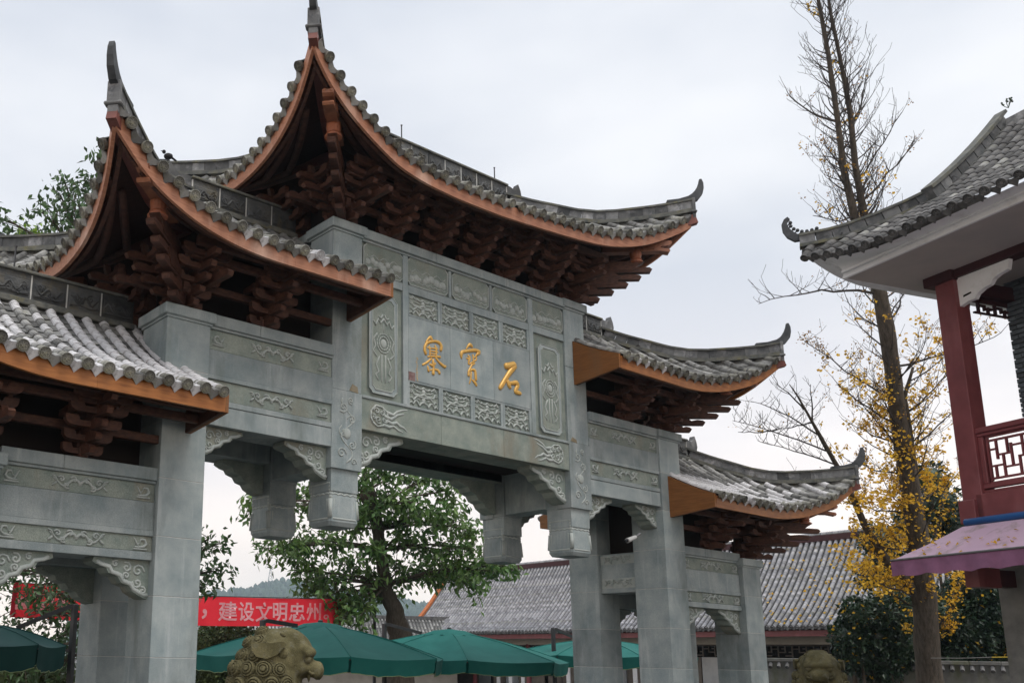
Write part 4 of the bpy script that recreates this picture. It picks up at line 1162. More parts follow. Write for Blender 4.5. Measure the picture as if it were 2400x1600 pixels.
    MB().ball(hz(.15, 0, -.24), .1, 12, 8, (1.4, .8, .35)).build('tongue', 'lion_stone', body, True)
    # curls: stepped snail whorls set over the mane
    prof = []
    for i in range(4):
        r = 1 - i / 4.2; z = math.sqrt(max(0, 1 - r * r)) * .80
        prof += [(max(r, .03), z - .05), (max(r - .02, .02), z + .15), (max(r - .13, .015), z + .19), (max(r - .19, .01), z - .04)]
    C0 = Vector(hz(-.10, 0, -.02))
    curl_me = MB().lathe(prof[:-1] + [(.03, .95), (.001, .95)], (0, 0, 0), 16).mesh('curl', 'lion_stone')
    from mathutils.bvhtree import BVHTree
    bv = BVHTree.FromPolygons([v.co.copy() for v in body.data.vertices], [tuple(p.vertices) for p in body.data.polygons])
    ears = [Vector(hz(-.12, q * .27, .10)) for q in (-1, 1)]
    rr = random.Random(4)
    for row, ph in enumerate((70, 48, 26, 5, -16, -38, -60)):
        n_ = max(3, int(round(2 * PI * math.cos(math.radians(ph)) * .42 / .172)))
        for k in range(n_):
            az = (k + .5 * (row % 2)) / n_ * 2 * PI + .1
            aa = abs((math.degrees(az) + 180) % 360 - 180)
            if aa < (78 if ph > 10 else 66 if ph > -30 else 88): continue
            b_ = math.radians(ph); d = Vector((math.cos(az) * math.cos(b_), math.sin(az) * math.cos(b_), math.sin(b_)))
            hit, nor, ix, di = bv.ray_cast(C0 + Vector((0, 0, -.1)) + d * 1.5, -d)
            if hit is None or min((hit - e_).length for e_ in ears) < .115: continue
            r = rr.uniform(.084, .100)
            nn = (nor + d).normalized()
            q = nn.to_track_quat('Z', 'X').to_matrix().to_4x4()
            link('curl', curl_me, body, Matrix.Translation(hit - nn * .02) @ q @ Matrix.Rotation(k * 1.3, 4, 'Z') @ Matrix.Diagonal((r, r, r * .85, 1)))
    # brow scales over the forehead
    m = MB()
    for i in range(5):
        for j in range(-3 + i % 2, 4):
            yy = j * .055 - (.0275 if i % 2 else 0)
            xx = .30 - i * .06 - yy * yy * 1.2; zz = .135 + i * .040 - yy * yy * 1.2
            m.ball(hz(xx - .035, yy, zz - .035), .034, 8, 6, (1.0, .9, .55), Matrix.Rotation(.7, 3, 'Y'))
    m.build('brow_hair', 'lion_stone', body, True)
    p = MB().box(-.85, .55, -.52, .52, 0, .14, .02).box(-.80, .50, -.47, .47, .135, .62, .015).box(-.86, .56, -.53, .53, .615, .76, .02)
    p.build('pedestal', 'stone', root)
    return root
lion('stone_lion', 'mossy stone lion seen in profile with curled mane, before the left column', (-4.98, -2.22, -.04), math.radians(-36))
lion('stone_lion', 'mossy stone lion facing the viewer, near the dark shrubs at right', (5.08, -2.24, -.02), math.radians(206))

# ================================================================== LONG HALL BEHIND, RIGHT
ha = math.radians(3.7)
H1 = Vector((math.sin(ha), math.cos(ha), 0)); H2 = Vector((math.cos(ha), -math.sin(ha), 0))
Q0 = Vector((22.95, 16.71, 0))
hall = thing('long_hall', 'long low hall with a grey tiled roof and red eaves behind the gateway', 'building', Q0)
def hl(s, o, z): return H1 * s + H2 * o + Vector((0, 0, z))
def hroof(t):                      # 0 at the eave, 1 at the ridge
    return (lerp(0, 3.0, t), lerp(3.40, 6.66, .66 * t + .34 * t * t))
S0, S1 = -18.0, 11.2
m = MB()
for s_ in (1, -1):
    rows = []
    for i in range(9):
        o, z = hroof(i / 8)
        o2 = o if s_ > 0 else 6.0 - o
        rows.append([hl(S0, o2, z - .05), hl(S1, o2, z - .05)])
    m.grid(rows)
hr = m.build('roof', 'tile_dark', hall)
rm = MB(); nseg = 17
for i in range(nseg):
    t0, t1 = i / nseg, (i + 1.1) / nseg
    a, b = hroof(t0), hroof(min(t1, 1)); L = math.hypot(b[0] - a[0], b[1] - a[1]); an = math.atan2(b[1] - a[1], b[0] - a[0])
    for q in range(2):
        k = MB(); 
        rr = .065
        for y, f_ in ((0, 1.08), (L * .52, .95)):
            pass
        k.grid([[(rr * f_ * math.cos(PI * j / 5), y, rr * f_ * math.sin(PI * j / 5)) for j in range(6)] for y, f_ in ((0, 1.1), (L * .5, .96))])
        k.xf(Matrix.Translation((lerp(a[0], b[0], q * .5), 0, lerp(a[1], b[1], q * .5))) @ Matrix.Rotation(-an, 4, 'Y') @ Matrix.Rotation(-PI / 2, 4, 'Z'))
        rm.add(k.v, k.f)
# rows run from the eave (o = 0) to the ridge; the row mesh is in (o, s, z)
row_me = [rm.mesh('tile_row', 'tile_hall')]
HM = Matrix((H2, H1, Vector((0, 0, 1)))).transposed().to_4x4()
pm = MB()
for i in range(34):
    t0, t1 = i / 34, (i + 1.15) / 34
    a, b = hroof(t0), hroof(min(t1, 1))
    pm.grid([[(a[0], lerp(-.075, .075, j / 3), a[1] - .01 - .035 * math.sin(PI * j / 3)) for j in range(4)], [(b[0], lerp(-.075, .075, j / 3), b[1] - .03 - .035 * math.sin(PI * j / 3)) for j in range(4)]])
pan_me = pm.mesh('pan_row', 'tile_pan')
dm = MB().lathe([(.001, 0), (.05, 0), (.056, .012), (.07, .012), (.075, 0), (.075, -.04), (.001, -.04)], None, 10, Matrix.Rotation(-PI / 2, 4, 'Y')).mesh('tile_cap', 'tile_dark')
dr = MB().prism([(-.07, .02), (.07, .02), (.075, -.02), (.04, -.06), (0, -.09), (-.04, -.06), (-.075, -.02)], lambda a, b, d: (d, a, b), -.012, .006).mesh('drip_tile', 'tile_dark')
n = int((S1 - S0) / .215)
rnd = random.Random(3)
for k in range(n):
    s_ = S0 + .1 + k * .215
    MX = HM @ Matrix.Translation((0, s_, rnd.uniform(-.008, .008)))
    link('tile_row', row_me[0], hr, MX); link('pan_row', pan_me, hr, HM @ Matrix.Translation((0, s_ + .1075, 0)))
    link('tile_cap', dm, hr, MX @ Matrix.Translation((-.02, 0, 3.43))); link('drip_tile', dr, hr, HM @ Matrix.Translation((-.02, s_ + .1075, 3.40)))
rid = MB()
rid.bar([hl(S0, 3.0, 6.72), hl(S1, 3.0, 6.72)], .24, .22); rid.build('ridge', 'paint_red_dark', hr)
for k in range(0, n):
    pass
rc = MB().tube([(3.0, -.1, 6.86), (3.0, .1, 6.86)], .09, 8).mesh('ridge_tile', 'tile_hall')
for k in range(n): link('ridge_tile', rc, hr, HM @ Matrix.Translation((0, S0 + .1 + k * .215, 0)))
MB().sweep(None, [[hl(S1 + .02, hroof(t)[0], hroof(t)[1] - .10), hl(S1 + .26, hroof(t)[0], hroof(t)[1] - .10), hl(S1 + .26, hroof(t)[0], hroof(t)[1] + .10), hl(S1 + .02, hroof(t)[0], hroof(t)[1] + .10)] for t in [i / 8 for i in range(9)]]).build('verge', 'verge_orange', hr)
MB().bar([hl(S0, .16, 3.22), hl(S1, .16, 3.22)], .10, .20).build('eave_board', 'paint_red', hall)
MB().bar([hl(S0, .95, 3.02), hl(S1, .95, 3.02)], .16, .30).build('lintel', 'wall_cream', hall)
m = MB(); m.add([hl(S0, .2, 3.25), hl(S1, .2, 3.25), hl(S1, 3, 3.35), hl(S0, 3, 3.35)], [(0, 1, 2, 3)]); m.build('soffit', 'lattice_brown', hall)
MB().prism([(S0, 0), (S1, 0), (S1, 3.3), (S0, 3.3)], lambda a, b, d: hl(a, d, b), 2.2, 2.4).build('wall', 'dark_interior', hall)
MB().prism([(.9, 0), (5.6, 0), (5.6, 4.2), (3, 6.5), (.9, 4.0)], lambda a, b, d: hl(d, a, b), S1 - .4, S1 - .15).build('gable_wall', 'wall_cream', hall)
cm = MB().lathe([(.15, 0), (.15, .12), (.115, .14), (.11, 2.9)], (0, 0, 0), 12).mesh('column', 'paint_red', True)
fr = MB()
for sgm in range(8):
    s_ = S1 - .6 - sgm * 3.6
    link('column', cm, hall, Matrix.Translation(hl(s_, .95, 0)))
    # openwork frieze and lattice leaves of the bay
    a, b = s_ - 3.5, s_ - .1
    fz = MB()
    BX = lambda x0, x1, z0, z1, dd=.04: fz.prism([(x0, z0), (x1, z0), (x1, z1), (x0, z1)], lambda p, q, d: hl(p, d, q), 1.9, 1.9 + dd)
    for k in range(14):
        x = lerp(a, b, k / 13); BX(x - .018, x + .018, 2.45 if k % 2 else 2.6, 2.86)
        if k < 13:
            x2 = lerp(a, b, (k + 1) / 13); zz = 2.48 + .12 * (k % 3); BX(x, x2, zz, zz + .035); BX(x, lerp(x, x2, .5), zz + .13, zz + .165)
    BX(a, b, 2.84, 2.88)
    fz.build('lattice_frieze', 'lattice_brown', hall)
    for k in range(4):
        x0, x1 = lerp(a, b, k / 4) + .02, lerp(a, b, (k + 1) / 4) - .02
        MB().prism([(x0, .1), (x1, .1), (x1, 2.42), (x0, 2.42)], lambda p, q, d: hl(p, d, q), 2.05, 2.10).build('door_leaf', 'glass_window' if (sgm + k) % 3 == 0 else 'lattice_brown', hall)
    if sgm in (1, 2, 3):
        for x in (lerp(a, b, .28), lerp(a, b, .52), lerp(a, b, .76)):
            MB().prism([(x - .11, .2), (x + .11, .2), (x + .11, 1.98), (x - .11, 1.98)], lambda p, q, d: hl(p, d, q), 1.6, 1.64).build('door_stile', 'plaster', hall)
# a lower hall further left, behind the banner
h2 = thing('far_hall', 'far grey tiled roof peeping out under the red banner', 'building', W(640, 1560, 44) - Vector((0, 0, .0)))
h2p = Vector(h2.location)
m = MB(); d2v = Vector((math.cos(math.radians(-30)), math.sin(math.radians(-30)), 0)); n2v = Vector((-d2v.y, d2v.x, 0))
def h2l(s, o, z): return d2v * s + n2v * o + Vector((0, 0, z - h2p.z))
hb = MB().prism([(-6, 0), (9, 0), (9, 2.05), (-6, 2.05)], lambda a, b, d: h2l(a, d, b), .8, 5.2).build('wall', 'wall_cream', h2)
MB().add([h2l(-7, 0, 2.1), h2l(10, 0, 2.1), h2l(10, 3, 4.1), h2l(-7, 3, 4.1), h2l(-7, 6, 2.1), h2l(10, 6, 2.1)], [(0, 1, 2, 3), (3, 2, 5, 4)]).build('roof', 'tile_dark', h2)
k = MB()
for i in range(11):
    t0, t1 = i / 11, (i + 1) / 11
    k.grid([[Vector((.055 * math.cos(PI * j / 4), lerp(0, 3, t), lerp(2.12, 4.12, t) + .055 * math.sin(PI * j / 4) * f_)) for j in range(5)] for t, f_ in ((t0, 1.1), (t1, .9))])
rme = k.mesh('tile_row', 'tile')
BM = Matrix((d2v, n2v, Vector((0, 0, 1)))).transposed().to_4x4(); 
for i in range(96): link('tile_row', rme, h2, Matrix.Translation((0, 0, -h2p.z)) @ BM @ Matrix.Translation((-7 + .1 + i * .175, 0, 0)))
MB().bar([h2l(-7, 3, 4.18), h2l(10, 3, 4.18)], .25, .18).build('ridge', 'tile_dark', h2)

# ================================================================== BALCONY HOUSE AT THE RIGHT EDGE
ba = math.radians(17.7)
D1 = Vector((-math.sin(ba), -math.cos(ba), 0)); D2 = Vector((math.cos(ba), -math.sin(ba), 0))
P0 = Vector((5.58, -4.35, 0))
bh = thing('balcony_house', 'two-storey house with dark red balcony, white eaves and upturned grey tiled roof at right edge', 'building', P0)
def bl(s, o, z): return D1 * s + D2 * o + Vector((0, 0, z))
def bbox(m, s0, s1, o0, o1, z0, z1, ch=.008):
    k = MB().box(s0, s1, o0, o1, z0, z1, ch)
    k.xf(Matrix((D1, D2, Vector((0, 0, 1)))).transposed().to_4x4()); m.add(k.v, k.f); return m
SE, OE = -.62, -1.2                     # soffit corner
bbox(MB(), -.10, .19, -.0, .28, 4.1, 7.84).build('post', 'paint_red', bh)
bbox(MB(), -.14, .10, -.05, .32, 4.12, 4.46).build('post_foot', 'paint_red', bh)
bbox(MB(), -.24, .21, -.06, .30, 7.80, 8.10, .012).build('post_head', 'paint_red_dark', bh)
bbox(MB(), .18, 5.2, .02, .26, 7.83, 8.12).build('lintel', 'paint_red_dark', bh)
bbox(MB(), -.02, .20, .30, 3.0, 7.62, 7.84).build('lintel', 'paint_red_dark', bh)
bbox(MB(), 4.6, 4.9, 0, .28, 4.1, 7.84).build('post', 'paint_red', bh)
# carved white spandrel
m = MB(); sp = [(.19, 7.825), (.97, 7.825), (.93, 7.68), (.80, 7.655), (.72, 7.62), (.66, 7.55), (.56, 7.53), (.46, 7.48), (.42, 7.42), (.32, 7.42), (.19, 7.38)]
k = MB().prism(sp, lambda a, b, d: bl(a, d, b), .08, .16); k.build('spandrel', 'plaster', bh)
MB().prism([(.26, 7.50), (.38, 7.52), (.38, 7.545), (.26, 7.53)], lambda a, b, d: bl(a, d, b), .074, .079).build('spandrel_slot', 'dark_interior', bh)
# carved hanging piece beside the post, with holes
cz = [(7.66, .22), (7.5, .25), (7.38, .20), (7.25, .23), (7.1, .20), (6.9, .16), (6.7, .14), (6.45, .15), (6.2, .10), (5.9, .08), (5.5, .06)]
for (za, wa), (zb, wb) in zip(cz, cz[1:]):
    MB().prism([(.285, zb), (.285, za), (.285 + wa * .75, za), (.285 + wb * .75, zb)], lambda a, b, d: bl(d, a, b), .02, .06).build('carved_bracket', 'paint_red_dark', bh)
# fretwork hung under the side lintel
m = MB(); w = .045
def fb_(o0, o1, z0, z1): bbox(m, .05, .09, o0, o1, z0, z1, 0)
fb_(.52, 1.62, 7.56, 7.64); fb_(.52, 1.62, 7.38, 7.405)
for o0 in (.60, .95, 1.28):
    fb_(o0, o0 + .03, 7.40, 7.56); fb_(o0 + .03, o0 + .16, 7.50, 7.53); fb_(o0 + .13, o0 + .16, 7.44, 7.50); fb_(o0 + .2, o0 + .23, 7.40, 7.50); fb_(o0 + .23, o0 + .31, 7.46, 7.49)
fb_(1.56, 1.60, 6.9, 7.6); fb_(1.45, 1.56, 7.2, 7.23); fb_(1.36, 1.56, 7.3, 7.33)
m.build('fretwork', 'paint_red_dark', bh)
# grey brick wall: bricks are pieces of their own
bbox(MB(), .06, 5.0, 1.27, 1.6, 0.0, 8.2).build('brick_wall', 'brick_joint', bh)
wall_o = [o for o in bh.children][-1]
bm_ = bbox(MB(), -.117, .117, -.028, .028, -.030, .030, .004).mesh('brick', 'brick_grey')
bs = bbox(MB(), -.055, .055, -.028, .028, -.030, .030, .004).mesh('brick', 'brick_grey')
row = 0; z = 4.55; nb = 0; far = MB()
bsrc = bbox(MB(), -.117, .117, -.028, .028, -.030, .030, 0)
while z < 8.0:
    s_ = .06 + (.12 if row % 2 else .0)
    if row % 2: link('brick', bs, wall_o, Matrix.Translation(bl(.118, 1.255, z)))
    while s_ < 4.75:
        p_ = bl(s_ + .12, 1.255 + rnd.uniform(-.004, .004), z)
        if s_ < 1.4 and nb < 280: link('brick', bm_, wall_o, Matrix.Translation(p_)); nb += 1
        else: far.add([Vector(q) + p_ for q in bsrc.v], bsrc.f)
        s_ += .25
    z += .076; row += 1
far.build('brick_courses', 'brick_grey', wall_o, kind='stuff')
for zz in [4.58 + .15 * k for k in range(24)]:
    link('brick', bbox(MB(), -.028, .028, -.12, .12, -.03, .03, .004).mesh('brick', 'brick_grey'), wall_o, Matrix.Translation(bl(.055, 1.40, zz)))
# balcony rail
bbox(MB(), .15, 5.0, .03, .19, 5.41, 5.49, .012).build('handrail', 'paint_red', bh)
bbox(MB(), .17, 5.0, .05, .17, 5.36, 5.405).build('rail_moulding', 'paint_red', bh)
bbox(MB(), .17, 5.0, .06, .16, 4.60, 4.67).build('bottom_rail', 'paint_red', bh)
bbox(MB(), .19, .26, .06, .16, 4.672, 5.358).build('stile', 'paint_red', bh)
bbox(MB(), .17, 5.0, .05, .17, 4.53, 4.575).build('bottom_rail', 'paint_red', bh)
m = MB(); r2 = random.Random(8)
def lt(s0, s1, z0, z1): bbox(m, s0, s1, .09, .125, z0, z1, 0)
lt(.28, 1.3, 5.27, 5.30); lt(.28, 1.3, 4.72, 4.75); lt(.28, .31, 4.70, 5.34); lt(1.24, 1.27, 4.70, 5.34); lt(.28, 1.3, 5.33, 5.355); lt(.28, 1.3, 4.67, 4.69)
for s0, s1, z0, z1 in ((.31, .42, 5.14, 5.165), (.40, .425, 5.0, 5.27), (.42, .60, 5.05, 5.075), (.55, .575, 5.07, 5.27), (.31, .50, 4.90, 4.925), (.48, .505, 4.75, 5.05), (.50, .70, 4.86, 4.885), (.60, .625, 4.88, 5.20), (.62, .78, 5.15, 5.175), (.70, .725, 4.75, 5.0),
                       (.70, .85, 4.98, 5.005), (.76, .785, 5.0, 5.27), (.84, .865, 4.86, 5.10), (.78, .98, 5.08, 5.105), (.865, 1.05, 4.90, 4.925), (.95, .975, 5.1, 5.27), (.98, 1.005, 4.75, 4.92), (1.03, 1.055, 4.92, 5.2), (1.05, 1.24, 5.18, 5.205), (1.06, 1.24, 5.02, 5.045), (.36, .385, 4.75, 4.9), (1.12, 1.145, 4.75, 5.02)):
    lt(s0, s1, z0, z1)
m0 = m; m0m = m0.mesh('balcony_lattice', 'paint_red')
for k in range(5): link('balcony_lattice', m0m, bh, Matrix.Translation(D1 * (.99 * k)))
bbox(MB(), .10, 5.0, .0, .22, 4.165, 4.525, .006).build('floor_beam', 'paint_red', bh)
bbox(MB(), -.1, 5.0, .22, 1.6, 4.2, 4.4).build('balcony_floor', 'paint_red_dark', bh)
bbox(MB(), .10, .30, -.42, .0, 3.18, 3.45, .006).build('beam_end', 'paint_red', bh)
bbox(MB(), .11, .29, -.0, 1.3, 3.2, 3.43, .006).build('floor_joist', 'paint_red_dark', bh)
bbox(MB(), .02, 5.0, .3, 1.25, 0, 4.15).build('ground_floor_wall', 'wall_stone', bh)
# awning
tb = MB().tube([bl(-.02, -.10, 4.13), bl(5.0, -.10, 4.13)], .055, 10); tb.build('awning_roller', 'blue_paint', bh, True)
bbox(MB(), .0, 5.0, -.06, -.0, 4.10, 4.18).build('awning_rail', 'blue_paint', bh)
aw = bh
AO = -1.25; S_l = -.30
MB().sweep(None, [[bl(-.05, -.13, 4.075), bl(5.0, -.13, 4.075), bl(5.0, -.13, 4.06), bl(-.05, -.13, 4.06)], [bl(S_l * .55, AO * .55, 3.80), bl(5.0, AO * .55, 3.80), bl(5, AO * .55, 3.785), bl(S_l * .55, AO * .55, 3.785)], [bl(S_l, AO, 3.55), bl(5.0, AO, 3.55), bl(5, AO, 3.535), bl(S_l, AO, 3.535)]]).build('awning_cloth', 'awning', bh)
rows = []
for k, (z, amp) in enumerate(((3.535, .0), (3.44, .012), (3.325, .03))):
    rows.append([bl(lerp(S_l, 5.0, i / 90), AO - .02 + amp * math.sin(i * 1.1), z + (.014 * math.sin(i * .9) if k == 2 else 0)) for i in range(91)])
rows2 = [[p + D2 * .012 for p in r] for r in rows]
m = MB(); m.grid(rows); m.grid(rows2); m.build('awning_valance', 'awning_valance', bh, True)
bbox(MB(), S_l, 5.0, AO - .035, AO + .02, 3.535, 3.565).build('awning_bar', 'metal_grey', bh)
# eaves: flat soffit, coved white fascia, mouldings
SX = 5.2
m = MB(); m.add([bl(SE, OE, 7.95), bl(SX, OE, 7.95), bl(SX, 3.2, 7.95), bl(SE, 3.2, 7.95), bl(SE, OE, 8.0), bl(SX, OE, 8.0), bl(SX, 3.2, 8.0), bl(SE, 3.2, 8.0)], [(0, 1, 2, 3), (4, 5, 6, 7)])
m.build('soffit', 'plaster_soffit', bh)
def be(s): return lerp(8.12, 8.44, max(0, 1 - (s + 1.0) / 1.6) ** 2)      # tile-bed height along the eave
m = MB()
ss = [lerp(SE, SX, (i / 24) ** 1.6) for i in range(25)]
def cove(s, t):
    k = (s - SE) / (SX - SE)
    top = Vector((lerp(-1.0, SX, k), -1.42, be(lerp(-1.0, SX, k)) - .035))
    p = Vector((s, OE, 7.99)).lerp(top, t ** 2.2); p.z = lerp(7.99, top.z, t ** .8)
    return bl(p.x, p.y, p.z)
m.grid([[cove(s, t) for s in ss] for t in (0, .12, .25, .4, .55, .7, .85, 1)])
# side face of the eaves
def cove2(o, t):
    k = (o - OE) / (3.2 - OE)
    top = Vector((-1.0, lerp(-1.42, 3.2, k), be(lerp(-1.0, SX, k)) - .035))
    p = Vector((SE, o, 7.99)).lerp(top, t ** 2.2); p.z = lerp(7.99, top.z, t ** .8)
    return bl(p.x, p.y, p.z)
m.grid([[cove2(lerp(OE, 3.2, (i / 16) ** 1.6), t) for i in range(17)] for t in (0, .12, .25, .4, .55, .7, .85, 1)])
m.build('coved_fascia', 'plaster', bh, True)
bbox(MB(), SE - .015, SX, OE - .015, OE + .03, 7.945, 7.985, .006).build('eave_moulding', 'plaster', bh)
bbox(MB(), SE - .015, SE + .03, OE + .03, 3.2, 7.945, 7.985, .006).build('eave_moulding', 'plaster', bh)
bbox(MB(), -.6, SX, OE - .06, OE - .02, 8.025, 8.06, .006).build('eave_moulding', 'plaster', bh)
# tiled slopes, hip ridge and descending ridge
s_c, o_c = -1.06, -1.53
s1c, o1c = .42, -.05
def hipz(t): return table([(0, 8.60), (.25, 8.62), (.5, 8.74), (.75, 8.90), (1, 9.14)], t)
bro = MB()
def slope(s, u):
    if s < s1c: t = (s - s_c) / (s1c - s_c); o1, z1 = lerp(o_c, o1c, t), hipz(t)
    else: o1, z1 = 1.22, 10.42
    o0, z0 = o_c, be(s) + .03
    z = lerp(z0, z1, .72 * u + .28 * u * u) if s >= s1c else lerp(z0, z1, u)
    return Vector(bl(s, lerp(o0, o1, u), z))
bed = MB()
bed.grid([[slope(lerp(s_c + .02, s1c - .001, i / 14), u) for i in range(15)] for u in (0, .25, .5, .75, 1)])
bed.grid([[slope(lerp(s1c, SX, i / 6), u) for i in range(7)] for u in [j / 8 for j in range(9)]])
def slope2(o, u):
    t = (o - o_c) / (o1c - o_c)
    if o < o1c: s1_, z1 = lerp(s_c, s1c, t), hipz(t)
    else: s1_, z1 = s1c, 9.14
    return Vector(bl(lerp(s_c, s1_, u), o, lerp(be(s_c + (o - o_c)) + .03, z1, u)))
bed.grid([[slope2(lerp(o_c + .02, 3.2, i / 18), u) for i in range(19)] for u in (0, .5, 1)])
br = bed.build('roof', 'tile_dark', bh)
fld = MB(); own = 0
TBn = barrel(.066, .2, 8); TBm = TBn.mesh('roof_tile', 'tile')
TBm2 = TBn.mesh('roof_tile', 'tile_dark')
s_ = s_c + .12
while s_ < SX:
    upv = (slope(s_ + .05, .3) - slope(s_ - .05, .3)).cross(slope(s_, .5) - slope(s_, .2)).normalized()
    if upv.z < 0: upv = -upv
    path = [slope(s_, u) for u in (0, .1, .25, .45, .7, 1)]
    at, res = tile_row(path, upv, fld, rnd=rnd, stop=.1)
    Fc = frame(at(-.075), at(.12) - at(-.075), upv)
    if s_ < 2.6: link('tile_cap', ME_CD, br, Fc)
    for F2, d in res:
        if s_ < 2.6 and own < 240: link('roof_tile', TBm if rnd.random() < .15 else TBm2, br, F2); own += 1
        else: fld.add([F2 @ Vector(p) for p in TBn.v], TBn.f)
    if s_ < 2.6:
        q0 = slope(s_ + .11, 0); Fd = frame(q0 - (slope(s_ + .11, .1) - q0).normalized() * .06, slope(s_ + .11, .1) - q0, upv)
        link('drip_tile', ME_DD, br, Fd)
    s_ += .22
o_ = o_c + .2
while o_ < 3.0:
    path = [slope2(o_, u) for u in (0, .3, .6, 1)]
    for F2, d in tile_row(path, Vector((0, 0, 1)), fld, rnd=rnd, stop=.1)[1]: fld.add([F2 @ Vector(p) for p in TBn.v], TBn.f)
    o_ += .22
fld.build('tile_field', 'tile_dark', br, kind='stuff')
hp_ = lambda t, dz: bl(lerp(s_c, s1c, t), lerp(o_c, o1c, t), hipz(t) + dz)
for k in range(9):
    t0, t1 = k / 9, (k + 1) / 9
    MB().bar([hp_(t0 + .003, .10), hp_(t1 - .003, .10)], .11, .17).build('ridge_block', 'ridge_brick', br)
MB().bar([hp_(i / 10, .205) for i in range(11)], .15, .04).build('ridge_coping', 'ridge_cap', br)
MB().bar([hp_(i / 10, .02) for i in range(11)], .16, .05).build('ridge_base', 'ridge_cap', br)
jn = lambda t, dz: slope(s1c, t) + Vector((0, 0, dz))
for k in range(9):
    MB().bar([jn(lerp(.36, 1, k / 9) + .003, .14), jn(lerp(.36, 1, (k + .5) / 9), .14), jn(lerp(.36, 1, (k + 1) / 9) - .003, .14)], .13, .24).build('ridge_block', 'ridge_brick', br)
MB().bar([jn(lerp(.34, 1.0, i / 8), .28) for i in range(9)], .18, .05).build('ridge_coping', 'ridge_cap', br)
MB().bar([jn(lerp(.34, 1.0, i / 8), .02) for i in range(9)], .18, .06).build('ridge_base', 'ridge_cap', br)
bbox(MB(), s1c - .09, s1c + .09, -.14, .06, 9.06, 9.34, .02).build('ridge_end', 'ridge_brick', br)
MB().bar([bl(s1c + .1, 1.24, 10.44), bl(SX, 1.24, 10.44)], .2, .16).build('main_ridge', 'ridge_brick', br)
# horn with pierced crest
e = (-(D1 + D2)).normalized(); c0 = hp_(0, 0); sdv = e.cross(Vector((0, 0, 1)))
hpp = [(-.22, .20, .05), (-.08, .17, .09), (.04, .18, .12), (.12, .25, .12), (.175, .34, .10), (.19, .43, .08), (.165, .50, .06), (.12, .535, .05)]
pts = [c0 + e * a + Vector((0, 0, b)) for a, b, w_ in hpp]; secs = []
for i, p in enumerate(pts):
    t_ = (pts[min(i + 1, 7)] - pts[max(i - 1, 0)]).normalized(); n_ = sdv.cross(t_).normalized()
    secs.append([p + sdv * .04 + n_ * hpp[i][2] / 2, p - sdv * .04 + n_ * hpp[i][2] / 2, p - sdv * .04 - n_ * hpp[i][2] / 2, p + sdv * .04 - n_ * hpp[i][2] / 2])
m = MB().sweep(None, secs)
for a, b in ((.10, .46), (.10, .40), (.06, .345), (.01, .31), (-.05, .28), (-.12, .27), (-.19, .275), (-.26, .29)):
    m.ball(c0 + e * a + Vector((0, 0, b)), .03, 7, 5); m.tube([c0 + e * (a + .05) + Vector((0, 0, b - .05)), c0 + e * a + Vector((0, 0, b))], .012, 5)
m.build('eave_horn', 'horn', br)
t = MB(); r2 = random.Random(2)
p0 = jn(1.0, .3) + D1 * .12
for k in range(4):
    q = p0 + Vector((r2.uniform(-.1, .1), r2.uniform(-.1, .1), r2.uniform(.12, .3))); t.tube([p0, p0.lerp(q, .6) + Vector((.01, .01, 0)), q], .006, 4)
    for j in range(3): t.ball(q + Vector((r2.uniform(-.05, .05), 0, r2.uniform(-.04, .03))), .016, 5, 4)
t = t.build('roof_weed', 'leaf_dark'); t.location = P0; tag(t, 'tiny weed sprouting on the ridge of the right house roof', 'plant')
